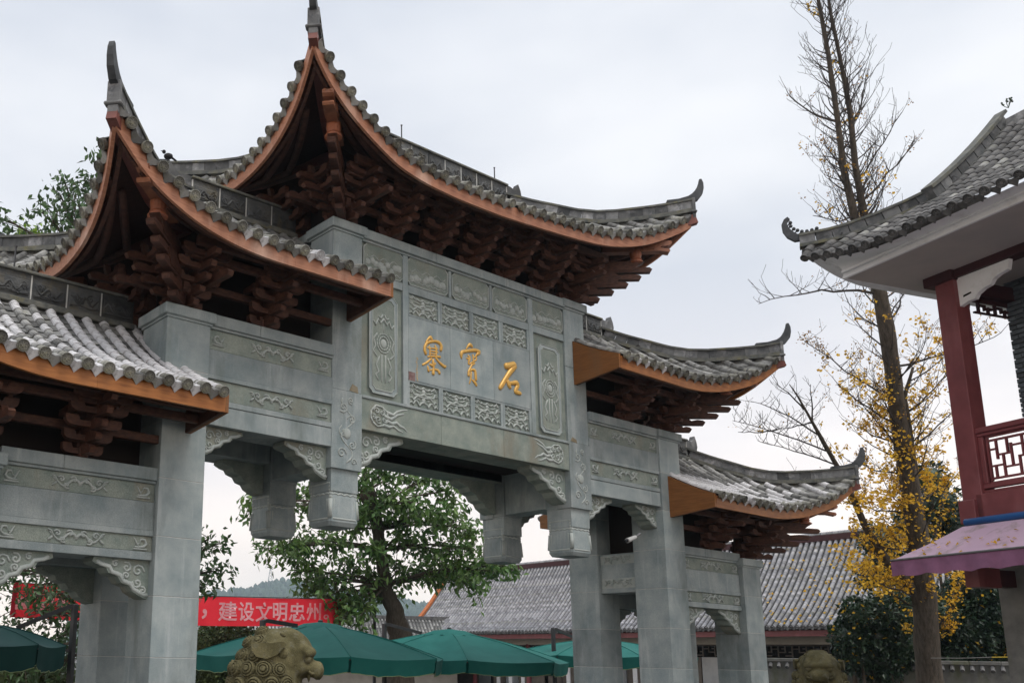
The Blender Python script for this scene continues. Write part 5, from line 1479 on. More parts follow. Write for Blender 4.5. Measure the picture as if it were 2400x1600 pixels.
# ================================================================== UMBRELLAS
def umbrella(name, label, u, v, d, r, nrib, rot, group, mt='canvas_green', zhem=2.0, rise=.75, mast=None, drop=.235):
    c = W(u, v, d); ap = c.z
    root = thing(name, label, 'umbrella', (c.x, c.y, 0), rot, group)
    z0 = ap - rise
    n = nrib
    V = [Vector((r * math.cos(2 * PI * k / n), r * math.sin(2 * PI * k / n), z0)) for k in range(n)]
    top = Vector((0, 0, ap - .04))
    rows = []
    NS = 6
    for k in range(n):
        a, b = V[k], V[(k + 1) % n]
        for j in range(NS):
            t = j / NS
            col_ = []
            for i in range(7):
                q = i / 6
                p = a.lerp(b, t)
                sag = math.sin(PI * t) * .05 * (1 - q)
                x = p.lerp(top, q); x.z += .07 * math.sin(PI * q) - sag * .8 - .10 * math.sin(PI * t) * math.sin(PI * min(1, q * 1.3)) ** 2 * (1 - q)
                x.x *= 1 - sag * .35; x.y *= 1 - sag * .35
                col_.append(x)
            rows.append(col_)
    can = MB().lathe([(.06, ap - .12), (.06, ap - .03)], (0, 0, 0), 8).build('canopy', mt, root)
    rows.append(rows[0])
    for k in range(n):
        MB().grid(rows[k * NS:(k + 1) * NS + 1]).build('canopy_panel', mt, can, True)
        MB().tube([q + Vector((0, 0, .004)) for q in rows[k * NS]], .010, 5).build('seam', mt, can)
    for k in range(n):
        a, b = V[k], V[(k + 1) % n]
        e = (b - a); out = (a + b).normalized()
        g_ = []
        for i in range(5):
            h = i / 4
            rw = []
            for j in range(NS * 2 + 1):
                t = lerp(.018, .982, j / (NS * 2)) if i else j / (NS * 2)
                if i == 4: t = lerp(.03, .97, j / (NS * 2))
                p = a.lerp(b, t); s_ = math.sin(PI * t) * .05
                p = Vector((p.x * (1 - s_ * .35), p.y * (1 - s_ * .35), p.z - s_ * .8))
                p.z -= h * drop * (1.0 if 0 < j < NS * 2 or h < 1 else .9); p += out * (-.05 * h + (.016 * math.sin(t * 17 + k) + .012 * math.sin(t * 41 + 2 * k)) * h)
                rw.append(p)
            g_.append(rw)
        MB().grid(g_).build('valance', mt, can, True)
        MB().tube([p - out * .004 for p in g_[-1]], .007, 4).build('valance_trim', 'canvas_trim', can)
        MB().tube([a * .99 + Vector((0, 0, -.03)), top - Vector((0, 0, .10))], .014, 5).build('rib', 'metal_dark', root)
    # vent cap with flaps
    rc = r * .24; rows = []
    for k in range(n * 4 + 1):
        an = 2 * PI * k / (n * 4)
        w_ = .012 * math.cos(an * n * 2)
        pr = []
        for q, dz in ((1.0, .0), (.55, .08), (.06, .115)):
            pr.append(Vector((rc * q * math.cos(an), rc * q * math.sin(an), ap - .13 + dz + (w_ * 2.2 - .055 if q == 1 else 0))))
        rows.append(pr)
    MB().grid(rows).build('vent_cap', mt, can, True)
    MB().lathe([(.05, ap - .03), (.05, ap + .015), (.03, ap + .03), (.001, ap + .03)], (0, 0, 0), 10).build('finial', 'metal_dark', root)
    if mast:
        mu, mv, md, mtop = mast
        b = W(mu, mv, md); inv = Matrix.Translation((c.x, c.y, 0)) @ Matrix.Rotation(rot, 4, 'Z'); inv = inv.inverted()
        q = inv @ b
        dirn = Vector((-q.x, -q.y, 0)).normalized()
        MB().box(q.x - .045, q.x + .045, q.y - .045, q.y + .045, 0, q.z, .01).build('mast', 'metal_dark', root)
        qe = Vector((q.x, q.y, 0)) * .42; qe.z = lerp(ap, z0, min(1, qe.length / r)) + .06
        MB().bar([q + Vector((0, 0, -.03)), q.lerp(qe, .12) + Vector((0, 0, .0)), qe], .05, .07).build('arm', 'metal_dark', root)
        MB().bar([Vector((q.x, q.y, q.z - .75)), (Vector((q.x, q.y, q.z - .75)).lerp(Vector((0, 0, ap - .05)), .72))], .035, .05).build('strut', 'metal_dark', root)
        MB().box(q.x - .35, q.x + .35, q.y - .35, q.y + .35, 0, .08, .01).build('base', 'metal_dark', root)
    else:
        MB().lathe([(.03, .08), (.03, ap)], (0, 0, 0), 8).build('mast', 'metal_dark', root)
        MB().box(-.35, .35, -.35, .35, 0, .08, .01).build('base', 'metal_dark', root)
    return root
G_U = 'green umbrellas in the square behind the gateway'
umbrella('garden_umbrella', 'big green umbrella right behind the lion in profile', 751, 1455, 18.0, 2.45, 8, math.radians(20), G_U, rise=.66, mast=(616, 1452, 17.0, 0))
umbrella('garden_umbrella', 'green umbrella with square vent flaps in the middle of the passage', 1053, 1472, 22.0, 2.75, 8, math.radians(8), G_U, rise=.72, mast=(901, 1460, 22.6, 0))
umbrella('garden_umbrella', 'green umbrella half hidden by the rear right column', 1400, 1493, 25.0, 2.55, 8, math.radians(15), G_U, rise=.5, mast=(1296, 1470, 24.2, 0))
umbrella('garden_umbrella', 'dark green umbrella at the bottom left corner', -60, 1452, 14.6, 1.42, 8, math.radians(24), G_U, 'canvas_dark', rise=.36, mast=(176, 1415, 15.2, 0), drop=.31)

# ================================================================== BANNER
A_, B_ = W(27, 1404, 19.6), W(799, 1433, 26.6)
bd = (B_ - A_); bd.z = 0; BL = bd.length; bd.normalize(); bn = Vector((bd.y, -bd.x, 0))
if bn.dot(EYE - A_) < 0: bn = -bn
ban = thing('banner', 'long red cloth banner with pale characters strung across the square', 'banner', A_)
zA, zB = A_.z, B_.z
def bp(s, h, off=0.0):
    "point on the banner: s metres along it, h metres above its middle line"
    t = s / BL
    return Vector((0, 0, lerp(0, zB - zA, t) - .10 * math.sin(PI * t) + h)) + bd * s + bn * (off + .03 * math.sin(s * 2.1) + .02 * math.sin(s * 5.3 + h * 3))
HB = .36
m = MB().grid([[bp(BL * i / 70, lerp(-HB, HB, j / 8)) for i in range(71)] for j in range(9)])
cl = m.build('cloth', 'banner', ban, True)
for a, b in ((0, .11), (BL - .13, BL)):
    MB().grid([[bp(lerp(a, b, i / 2), lerp(-HB, HB, j / 4), .006) for i in range(3)] for j in range(5)]).build('hem', 'banner_hem', ban, True)
MB().tube([bp(-2.2, .5), bp(0, HB), bp(BL * .5, HB), bp(BL, HB), bp(BL + 1.5, .5)], .012, 5).build('rope', 'metal_dark', ban)
def text_mesh(ch):
    cu = bpy.data.curves.new('txt', 'FONT'); cu.body = ch; cu.size = 1.0; cu.resolution_u = 3; cu.offset = 0.02
    o = bpy.data.objects.new('txt', cu); COL.objects.link(o)
    dg = bpy.context.evaluated_depsgraph_get()
    me = bpy.data.meshes.new_from_object(o.evaluated_get(dg)); bpy.data.objects.remove(o)
    return me
def u2s(u):
    d = CF + CR * ((u - PU) / FPX) - CU * ((1430 - PV) / FPX)
    n_ = bn; t = (A_ - EYE).dot(n_) / d.dot(n_)
    return (EYE + d * t - A_).dot(bd)
for ch, u0, u1, h0, h1 in (('，', 473, 486, -.20, .05), ('建', 513, 554, -.24, .25), ('设', 556, 595, -.24, .25), ('文', 598, 636, -.24, .25), ('明', 638, 675, -.24, .25), ('忠', 679, 714, -.24, .25), ('州', 717, 751, -.24, .25), ('。', 757, 768, -.20, -.06)):
    s0, s1 = u2s(u0), u2s(u1)
    if ch == '文':
        k = MB(); q2 = lambda l: k.prism(l, lambda a, b, d: bp(lerp(s0, s1, a), lerp(h0, h1, b), d), .010, .014)
        q2([(.0, .67), (1, .67), (1, .79), (0, .79)]); q2([(.40, .97), (.52, 1.0), (.60, .79), (.47, .79)])
        q2([(.70, .68), (.82, .68), (.62, .34), (.36, .12), (.06, -.02), (.0, .08), (.28, .20), (.54, .42)])
        q2([(.18, .68), (.30, .68), (.48, .38), (.70, .16), (1.0, .06), (.94, -.04), (.62, .07), (.38, .30)])
        k.build('banner_character', 'banner_text', ban); continue
    me = text_mesh(ch)
    if not me.vertices: continue
    xs_ = [v.co.x for v in me.vertices]; ys_ = [v.co.y for v in me.vertices]
    x0, x1, y0, y1 = min(xs_), max(xs_), min(ys_), max(ys_)
    for v in me.vertices:
        v.co = bp(lerp(s0, s1, (v.co.x - x0) / (x1 - x0)), lerp(h0, h1, (v.co.y - y0) / (y1 - y0)), .012)
    me.materials.clear(); me.materials.append(MATS['banner_faded' if ch in '州。' else 'banner_text'])
    me.name = 'banner_character'; link('banner_character', me, ban)
for u0, u1, h0, h1 in ((34, 66, -.2, .04), (76, 92, .0, .22), (82, 104, -.2, -.06), (112, 124, -.18, .2), (132, 152, -.1, .15)):
    MB().grid([[bp(lerp(u2s(u0), u2s(u1), i / 2), lerp(h0, h1, j / 3) + .02 * i, .010) for i in range(3)] for j in range(4)]).build('faded_print', 'banner_faded', ban)
for q, hgt in ((bp(-2.2, 0), 2.9), (bp(BL + 1.5, 0), 3.3)):
    MB().tube([(q.x, q.y, -A_.z), (q.x, q.y, .55)], .05, 8).build('pole', 'metal_dark', ban)

# ================================================================== TREES
def leaf(m, p, d, L, w, r, fold=.35, up=None):
    d = d.normalized(); s_ = d.cross(up or Vector((r.uniform(-1, 1), r.uniform(-1, 1), r.uniform(.2, 1))))
    s_ = s_.normalized() if s_.length > 1e-4 else Vector((1, 0, 0))
    n_ = s_.cross(d)
    a = p + d * L * .45 + s_ * w + n_ * w * fold; b = p + d * L * .45 - s_ * w + n_ * w * fold
    m.v.extend([tuple(p), tuple(a), tuple(p + d * L), tuple(b)])
    o = len(m.v) - 4
    m.f.extend([(o, o + 1, o + 2), (o, o + 2, o + 3)])
def bez(a, b, sag, n=6, r=None, wob=.0):
    mid = a.lerp(b, .5) + sag; o = []
    for i in range(n + 1):
        t = i / n
        q = a.lerp(mid, t).lerp(mid.lerp(b, t), t)
        if r and 0 < i < n: q = q + Vector((r.uniform(-1, 1), r.uniform(-1, 1), r.uniform(-1, 1))) * wob
        o.append(q)
    return o
def leafy_tree(name, label, trunk, tw, d, clusters, starts, seed, L=.16, den=1.0, mt='leaf', bark='bark_dark', young=(), twigr=.014, leafmix=None, group=None):
    r = random.Random(seed)
    base = W(*trunk[0][:2], d); root = thing(name, label, 'tree', (base.x, base.y, 0), 0, group)
    loc = Vector((base.x, base.y, 0))
    P = [W(u, v, d) - loc for u, v in trunk]
    P = [Vector((P[0].x, P[0].y, 0))] + P
    rad = [tw[0] * 1.15] + tw
    dense = []; dr_ = []
    for i in range(len(P) - 1):
        for k in range(4):
            t = k / 4; dense.append(P[i].lerp(P[i + 1], t) + Vector((r.uniform(-1, 1), r.uniform(-1, 1), 0)) * rad[i] * .08); dr_.append(lerp(rad[i], rad[i + 1], t) * r.uniform(.93, 1.08))
    dense.append(P[-1]); dr_.append(rad[-1])
    tm = MB().tube(dense, dr_, 12)
    lm = MB(); ym = MB(); bm2 = MB()
    S_ = [W(u, v, d) - loc for u, v in starts]
    for (u, v, rp, *dd) in clusters:
        dep = d + (dd[0] if dd else r.uniform(-1.1, 1.1))
        c = W(u, v, dep) - loc; R = rp / FPX * dep
        st = min(S_, key=lambda q: (q - c).length + max(0, q.z - c.z) * 1.2)
        L0 = (st - c).length
        path = bez(st, c, Vector((0, 0, .10 * L0)), 7, r, .03 * L0 * .3)
        bm2.tube(path, [lerp(.035 + .006 * L0, twigr, i / 7) for i in range(8)], 5)
        nt = int(7 * den * (1.9 if (name == 'camphor_tree' and v > 1300 and u < 200) else 1)) + 2
        for k in range(nt):
            e = c + Vector((r.gauss(0, .55), r.gauss(0, .55), r.gauss(0, .5))) * R * 1.25
            s0 = path[r.randint(4, 7)]
            tp = bez(s0, e, Vector((0, 0, .05)), 3)
            bm2.tube(tp, [.012, .009, .007, .004], 4)
            young_ = (u, v) in young
            for j in range(int(12 * den)):
                p = tp[r.randint(1, 3)] + Vector((r.gauss(0, 1), r.gauss(0, 1), r.gauss(0, .8))) * .16
                dv = Vector((r.uniform(-1, 1), r.uniform(-1, 1), r.uniform(-1.5, .25)))
                leaf(ym if (young_ and r.random() < .7) else lm, p, dv, L * r.uniform(.65, 1.2), L * r.uniform(.17, .25), r)
    tm.build('trunk', bark, root, True)
    bm2.build('branches', bark, root, kind='stuff')
    cr = lm.build('crown', mt, root, kind='stuff')
    if ym.v: ym.build('young_leaves', 'leaf_young', root, kind='stuff')
    return root
CEN = [(850, 1120, 40), (900, 1105, 45), (960, 1110, 45), (1010, 1120, 45), (1050, 1150, 40), (900, 1165, 40), (960, 1175, 48), (1010, 1205, 40), (1060, 1225, 42), (1105, 1240, 32), (1110, 1285, 35), (1055, 1290, 45),
       (990, 1275, 45), (945, 1255, 28), (940, 1330, 45), (1000, 1335, 40), (1075, 1330, 38), (1135, 1335, 36), (1185, 1325, 28), (1110, 1365, 28), (870, 1290, 34), (830, 1240, 40), (800, 1190, 30), (745, 1180, 26),
       (705, 1165, 28), (585, 1178, 22), (615, 1285, 26), (660, 1285, 36), (715, 1268, 38), (770, 1275, 40), (800, 1320, 42), (690, 1340, 32), (740, 1362, 34), (790, 1385, 46), (840, 1400, 46), (850, 1440, 40), (805, 1440, 36),
       (870, 1350, 38), (765, 1415, 24), (720, 1375, 24), (920, 1215, 30), (860, 1200, 25), (640, 1190, 24), (1030, 1350, 24), (900, 1390, 30), (830, 1150, 34)]
leafy_tree('broadleaf_tree', 'green broadleaf tree with a stout bare trunk framed by the central passage', [(940, 1500), (925, 1430), (905, 1390), (896, 1315), (887, 1250), (876, 1195), (858, 1150)], [.36, .27, .21, .17, .18, .19, .24], 27.0,
           CEN, [(880, 1200), (860, 1150), (892, 1290), (905, 1370), (888, 1240)], 5, L=.25, den=1.3)
LEFT = [(150, 420, 22), (140, 455, 22), (95, 495, 22), (125, 520, 28), (60, 545, 24), (180, 465, 22), (205, 430, 16), (75, 560, 18), (165, 500, 22), (185, 540, 22), (5, 515, 10), (235, 360, 8),
        (0, 1330, 30), (45, 1345, 40), (100, 1355, 45), (150, 1400, 40), (30, 1430, 45), (95, 1440, 45), (150, 1480, 45), (60, 1560, 55), (130, 1560, 50), (10, 1560, 55), (160, 1340, 30), (60, 1400, 35), (140, 1440, 40), (170, 1530, 30),
        (490, 1262, 16, 0), (515, 1272, 9, 0), (515, 1335, 12, 0), (485, 1340, 16, 0), (478, 1375, 10, 0)]
leafy_tree('camphor_tree', 'tall leafy tree at the left, showing above the lowest roof and under the arch', [(330, 1590), (322, 1400), (300, 1200), (260, 900), (210, 620)], [.2, .17, .14, .10, .05], 19.0,
           LEFT, [(322, 1400), (300, 1200), (260, 900), (210, 640), (326, 1480), (230, 720)], 9, L=.18, den=.8, mt='leaf_camphor', young={(60, 545), (75, 560)})
# hedge behind the lion
def bush(name, label, blobs, d, n, L, mt, seed, cat='shrub', spread=.5, extra=None):
    r = random.Random(seed)
    c0 = W(*blobs[0][:2], d); root = thing(name, label, cat, (c0.x, c0.y, 0)); loc = Vector((c0.x, c0.y, 0))
    m = MB(); core = MB(); st = MB(); xm = MB()
    for (u, v, rp, *dd) in blobs:
        dep = d + (dd[0] if dd else 0); c = W(u, v, dep) - loc; R = rp / FPX * dep
        core.ball(c, R * .72, 10, 7, (1, 1, .95))
        st.tube([Vector((c.x * .6, c.y * .6, 0)), Vector((c.x * .9, c.y * .9, c.z * .5)), c], [.05, .04, .02], 5)
        k = int(n * (rp / 40.0) ** 2)
        for i in range(k):
            q = Vector((r.gauss(0, 1), r.gauss(0, 1), r.gauss(0, 1))).normalized()
            rad = R * (r.uniform(.62, 1.08) + (.12 * math.sin(q.x * 7 + seed) * math.sin(q.z * 6 + q.y * 5)))
            p = c + q * rad
            if p.z < .02: continue
            tgt = xm if (extra and r.random() < extra[1]) else m
            leaf(tgt, p, q + Vector((r.gauss(0, .7), r.gauss(0, .7), r.gauss(-.2, .7))), L * r.uniform(.6, 1.2), L * r.uniform(.22, .34), r)
    st.build('stems', 'bark_dark', root, kind='stuff')
    core.build('inner_foliage', mt, root, True)
    m.build('foliage', mt, root, kind='stuff')
    if xm.v: xm.build('fallen_leaves', extra[0], root, kind='stuff')
    return root
bush('round_bush', 'clipped olive green bush between the left column and the lion', [(520, 1500, 48), (480, 1510, 50), (560, 1510, 50), (600, 1525, 45), (490, 1580, 60), (560, 1590, 60), (620, 1580, 45)], 24.5, 900, .11, 'leaf_hedge', 3)
bush('leafy_shrub', 'yellowish green shrub under the dark umbrella at bottom left', [(20, 1590, 45), (85, 1585, 45), (140, 1590, 40), (60, 1620, 60)], 21.0, 500, .13, 'leaf_hedge', 12)
DK = [(2010, 1440, 38), (1990, 1490, 40), (2040, 1490, 48), (2080, 1440, 55), (2060, 1550, 50), (2110, 1510, 55), (2000, 1540, 36), (2250, 1470, 70, 1), (2330, 1440, 75, 1), (2390, 1480, 75, 1), (2220, 1540, 60, 1), (2310, 1550, 60, 1), (2390, 1570, 60, 1), (2200, 1440, 55, 1), (2280, 1390, 55, 1), (2370, 1370, 60, 1), (2130, 1440, 50, 1)]
bush('evergreen_shrub', 'dark glossy evergreen shrubs around the ginkgo trunk, dotted with fallen yellow leaves', DK, 22.6, 800, .13, 'leaf_dark', 6, extra=('leaf_ginkgo', .02))
bush('evergreen_tree', 'dark evergreen crown showing between the ginkgo and the red post', [(2140, 1230, 45), (2200, 1180, 50), (2230, 1240, 50), (2180, 1120, 36), (2060, 1270, 40), (2100, 1330, 50), (2040, 1350, 30)], 25.5, 420, .15, 'leaf_dark', 8, 'tree', extra=('leaf_ginkgo', .10))

# ---------------- the ginkgo
def ginkgo():
    r = random.Random(21); d = 20.5
    b0 = W(2178, 1600, d); root = thing('ginkgo_tree', 'tall nearly bare ginkgo with a few yellow leaves, rising behind the right house eaves', 'tree', (b0.x, b0.y, 0))
    loc = Vector((b0.x, b0.y, 0))
    Q = lambda l: [W(u, v, d) - loc for u, v in l]
    px = d / FPX
    main = Q([(2178, 1600), (2165, 1400), (2148, 1240), (2130, 1123), (2114, 1034), (2098, 922), (2082, 794), (2062, 690), (2048, 640)])
    main = [Vector((main[0].x, main[0].y, 0))] + main
    mr = [x * px / 2 for x in (58, 55, 49, 43, 39, 37, 35, 33, 31, 29)]
    tm = MB()
    def dens(P, R, k=4, w=.06):
        o, q = [], []
        for i in range(len(P) - 1):
            for j in range(k):
                t = j / k; o.append(P[i].lerp(P[i + 1], t) + Vector((r.uniform(-1, 1), r.uniform(-1, 1), 0)) * R[i] * w); q.append(lerp(R[i], R[i + 1], t) * r.uniform(.95, 1.05))
        o.append(P[-1]); q.append(R[-1]); return o, q
    tm.tube(*dens(main, mr), 12)
    sl = Q([(2048, 640), (2003, 508), (1978, 400), (1963, 283), (1941, 126), (1918, 0), (1895, -130), (1880, -260)]); slr = [x * px / 2 for x in (24, 18, 15, 12, 10, 8, 6, 3)]
    sr = Q([(2048, 640), (2026, 511), (2004, 385), (1993, 265), (1976, 172), (1945, 23), (1935, -90), (1930, -200)]); srr = [x * px / 2 for x in (23, 17, 14, 12, 9, 7, 5, 3)]
    tm.tube(*dens(sl, slr), 9); tm.tube(*dens(sr, srr), 9)
    limb = Q([(2166, 1440), (2145, 1391), (2112, 1345), (2079, 1315), (2029, 1235), (1998, 1163), (1962, 1092), (1936, 1047), (1904, 989), (1869, 927), (1850, 900)]); lr = [x * px / 2 for x in (26, 24, 22, 20, 16, 13, 11, 10, 7, 4, 2)]
    tm.tube(*dens(limb, lr, 3), 8)
    second = Q([(2160, 1260), (2150, 1180), (2142, 1100), (2130, 1000), (2120, 930), (2140, 860)]); tm.tube(*dens(second, [x * px / 2 for x in (22, 19, 16, 13, 10, 6)], 3), 7)
    tm.build('trunk', 'bark', root, True)
    bm2 = MB(); ym = MB(); br_ = MB()
    def gl(m, p, L=.055):
        for k in range(r.choice((1, 2, 3, 5, 8))):
            d_ = Vector((r.uniform(-1, 1), r.uniform(-1, 1), r.uniform(-1, .4)))
            leaf(m, p + Vector((r.gauss(0, .045), r.gauss(0, .045), r.gauss(-.02, .045))), d_, L * r.uniform(.8, 1.5), L * r.uniform(.5, .75), r, .2)
    def shoot(p, dirn, L, rad, lv, ly, lb):
        "an arching bough that turns upwards, with short side spurs"
        n = max(4, int(L / .22)); pts = [p]; dv = dirn.normalized(); q = p
        for i in range(n):
            dv = (dv + Vector((r.gauss(0, .15), r.gauss(0, .15), .17 + r.gauss(0, .07)))).normalized()
            q = q + dv * (L / n); pts.append(q)
        rs = [max(.0035, rad * (1 - .9 * i / n)) for i in range(n + 1)]
        bm2.tube(pts, rs, 5 if rad > .012 else 4)
        for i in range(1, n + 1):
            if lv > 0 and r.random() < .62:
                k = (pts[i] - pts[i - 1]).normalized(); sd_ = Vector((r.uniform(-1, 1), r.uniform(-1, 1), r.uniform(-.2, .6)))
                shoot(pts[i], k * .6 + sd_, L * r.uniform(.28, .5), rs[i] * .6, lv - 1, ly, lb)
            if r.random() < ly: gl(ym, pts[i])
            if r.random() < lb: gl(br_, pts[i], .034)
    def along(P, step, t0, t1, Lf, rf, lv, lyf, lbf, bias=Vector((0, 0, 0))):
        seg = [0]
        for a, b in zip(P, P[1:]): seg.append(seg[-1] + (b - a).length)
        s_ = seg[-1] * t0
        while s_ < seg[-1] * t1:
            for i in range(len(P) - 1):
                if s_ <= seg[i + 1]: break
            t = (s_ - seg[i]) / (seg[i + 1] - seg[i]); p = P[i].lerp(P[i + 1], t); f = s_ / seg[-1]
            an = r.uniform(0, 2 * PI); dv = Vector((math.cos(an), math.sin(an), r.uniform(.15, .7))) + bias
            shoot(p, dv, Lf(f) * r.uniform(.6, 1.25), rf(f), lv, lyf(f), lbf(f))
            s_ += step * r.uniform(.6, 1.4)
    along(sl, .075, .04, 1, lambda f: 1.25 - .6 * f, lambda f: .020 - .010 * f, 2, lambda f: .05 if f < .12 else .003, lambda f: .05 if f < .35 else .004, Vector((0, 0, .45)))
    along(sr, .075, .04, 1, lambda f: 1.25 - .6 * f, lambda f: .020 - .010 * f, 2, lambda f: .05 if f < .12 else .003, lambda f: .05 if f < .35 else .004, Vector((0, 0, .45)))
    along(main, .15, .34, .97, lambda f: 1.35, lambda f: .020, 2, lambda f: .26 if f < .55 else .12 if f < .7 else .03, lambda f: .10)
    along(second, .2, .1, 1, lambda f: 1.1, lambda f: .016, 2, lambda f: .30, lambda f: .08)
    # two strong side boughs high up, one bare bough to the left under the eaves
    for st, en, L, rad in (((1962, 285), (1850, 225), 0, .03), ((2000, 290), (2030, 180), 0, .028), ((2003, 508), (1905, 505), 0, .02), ((2020, 470), (2140, 330), 0, .026), ((2010, 420), (2100, 280), 0, .022)):
        P = bez(W(*st, d) - loc, W(*en, d + r.uniform(-.5, .5)) - loc, Vector((0, 0, -.18)), 6, r, .03); bm2.tube(P, [lerp(rad, .007, i / 6) for i in range(7)], 5)
        along(P, .13, .2, 1, lambda f: .85 - .3 * f, lambda f: .011, 1, lambda f: .004, lambda f: .03, Vector((0, 0, .4)))
    P = bez(W(2072, 690, d) - loc, W(1778, 712, d - .4) - loc, Vector((0, 0, .38)), 10, r, .03); bm2.tube(P, [lerp(.035, .006, i / 10) for i in range(11)], 5)
    along(P, .16, .15, 1, lambda f: .62, lambda f: .010, 1, lambda f: .004, lambda f: .03)
    # right hand boughs behind the post
    for st, en in (((2090, 860), (2330, 790)), ((2110, 980), (2230, 870)), ((2082, 760), (2130, 660)), ((2130, 660), (2165, 640)), ((2120, 1060), (2240, 960)), ((2140, 1180), (2235, 1120))):
        P = bez(W(*st, d) - loc, W(*en, d + .3) - loc, Vector((0, 0, -.12)), 6, r, .03); bm2.tube(P, [lerp(.03, .008, i / 6) for i in range(7)], 5)
        along(P, .16, .2, 1, lambda f: .7, lambda f: .010, 1, lambda f: .06 if st[1] < 1000 else .4, lambda f: .10)
    # leafy left boughs
    for st, en in (((2100, 940), (1885, 800)), ((2108, 1000), (1960, 900)), ((2114, 1040), (1990, 990)), ((2126, 1110), (1985, 1080)), ((2140, 1200), (1990, 1180)), ((2120, 1060), (2010, 930)), ((2150, 1290), (2020, 1270)), ((2160, 1400), (1990, 1330)), ((2160, 1430), (2060, 1370)), ((2175, 1500), (2230, 1470)), ((2170, 1500), (2260, 1370))):
        P = bez(W(*st, d) - loc, W(*en, d + r.uniform(-.6, .3)) - loc, Vector((0, 0, -.1)), 7, r, .03); bm2.tube(P, [lerp(.026, .006, i / 7) for i in range(8)], 5)
        y = .40 if st[1] > 1180 else .20 if st[1] > 990 else .03
        along(P, .10, .15, 1, lambda f: .55, lambda f: .009, 1, lambda f: y, lambda f: .34 if st[1] < 1000 else .10)
    # bare spreading twigs of the leaning limb
    for st, en, sg in (((1936, 1056), (1717, 985), .1), ((1906, 990), (1822, 1006), -.02), ((1822, 1006), (1730, 1012), -.06), ((1962, 1090), (1785, 1035), .05), ((1885, 960), (1820, 900), .1), ((1904, 985), (1900, 900), .1), ((1998, 1160), (1880, 1130), .1), ((1920, 1020), (1760, 940), .2)):
        P = bez(W(*st, d) - loc, W(*en, d) - loc, Vector((0, 0, sg)), 7, r, .015); bm2.tube(P, [lerp(.020, .006, i / 7) for i in range(8)], 5)
        along(P, .12, .1, 1, lambda f: .48, lambda f: .008, 1, lambda f: .004, lambda f: .006)
    along(limb, .16, .2, .62, lambda f: .7, lambda f: .010, 1, lambda f: .4, lambda f: .1)
    for i in range(420):                 # loose yellow clumps low in the crown
        u, v = r.choice(((2010, 1330), (2050, 1360), (2000, 1300), (2090, 1290), (2100, 1240), (2190, 1290), (2220, 1310), (2170, 1110), (2090, 1130), (2050, 1120), (2110, 1060), (2260, 1350), (2080, 1200), (2030, 1180)))
        gl(ym, W(u + r.gauss(0, 26), v + r.gauss(0, 24), d + r.gauss(0, .5)) - loc, .06)
    bm2.build('branches', 'twig', root, kind='stuff')
    ym.build('yellow_leaves', 'leaf_ginkgo', root, kind='stuff')
    br_.build('withered_leaves', 'leaf_brown', root, kind='stuff')
ginkgo()
# fallen ginkgo leaves on the awning and the hall roof
r = random.Random(14); m = MB()
for i in range(260):
    t = r.uniform(.05, .95) ** 1.2; o, z = hroof(t); s_ = r.triangular(-16, -5, -11)
    leaf(m, Q0 + H1 * s_ + H2 * (o - .02) + Vector((0, 0, z + .075)), Vector((r.uniform(-1, 1), r.uniform(-1, 1), r.uniform(-.2, .5))), .11, .05, r)
for i in range(26):
    t = r.uniform(.4, 1); s_ = r.uniform(-.2, 1.6)
    leaf(m, P0 + bl(s_, lerp(-.13, AO, t), lerp(4.08, 3.56, t) + .012), Vector((r.uniform(-1, 1), r.uniform(-1, 1), -.1)), .06, .03, r)
fl = m.build('fallen_leaves', 'leaf_ginkgo', None); fl['kind'] = 'stuff'

# ================================================================== LOW WALL, CORDON, HILL, PYLON
wa, wb = W(1740, 1535, 24.5), W(2480, 1540, 21.0)
lw = thing('low_wall', 'low grey garden wall with a tiled coping at the lower right', 'wall', (wa.x, wa.y, 0))
dv = Vector((wb.x - wa.x, wb.y - wa.y, 0)); WL = dv.length; dv.normalize(); nv = Vector((dv.y, -dv.x, 0)); nv = nv if nv.dot(EYE - wa) > 0 else -nv
LM = Matrix((dv, -nv, Vector((0, 0, 1)))).transposed().to_4x4()
zt = wa.z - .02
m = MB().box(0, WL, -.12, .12, 0, zt - .12); m.xf(LM); m.build('wall', 'wall_stone', lw)
for k in range(int(WL / .6)):
    m = MB().box(k * .6 + .002, k * .6 + .598, -.17, .17, zt - .12, zt - .03, .01); m.xf(LM); m.build('coping_stone', 'wall_stone', lw)
tlm = MB(); tlm.tube([(0, -.2, zt - .26), (0, 0, zt - .14)], .045, 8); tlm = tlm.mesh('coping_tile', 'tile_dark')
for k in range(int(WL / .19)): link('coping_tile', tlm, lw, LM @ Matrix.Translation((.1 + k * .19, -.10, 0)))
a, b = W(2182, 1541, 20.2), W(2420, 1538, 18.6)
c_ = a.lerp(b, .62)
o = MB().tube([a, a.lerp(c_, .5) - Vector((0, 0, .012)), c_], .009, 6); o = o.build('cordon_rope', 'rope_grey', None); tag(o, 'thin rope, grey then yellow, tied round the ginkgo trunk', 'rope')
MB().tube([c_, b], .011, 6).build('yellow_sleeve', 'rope_yellow', o)
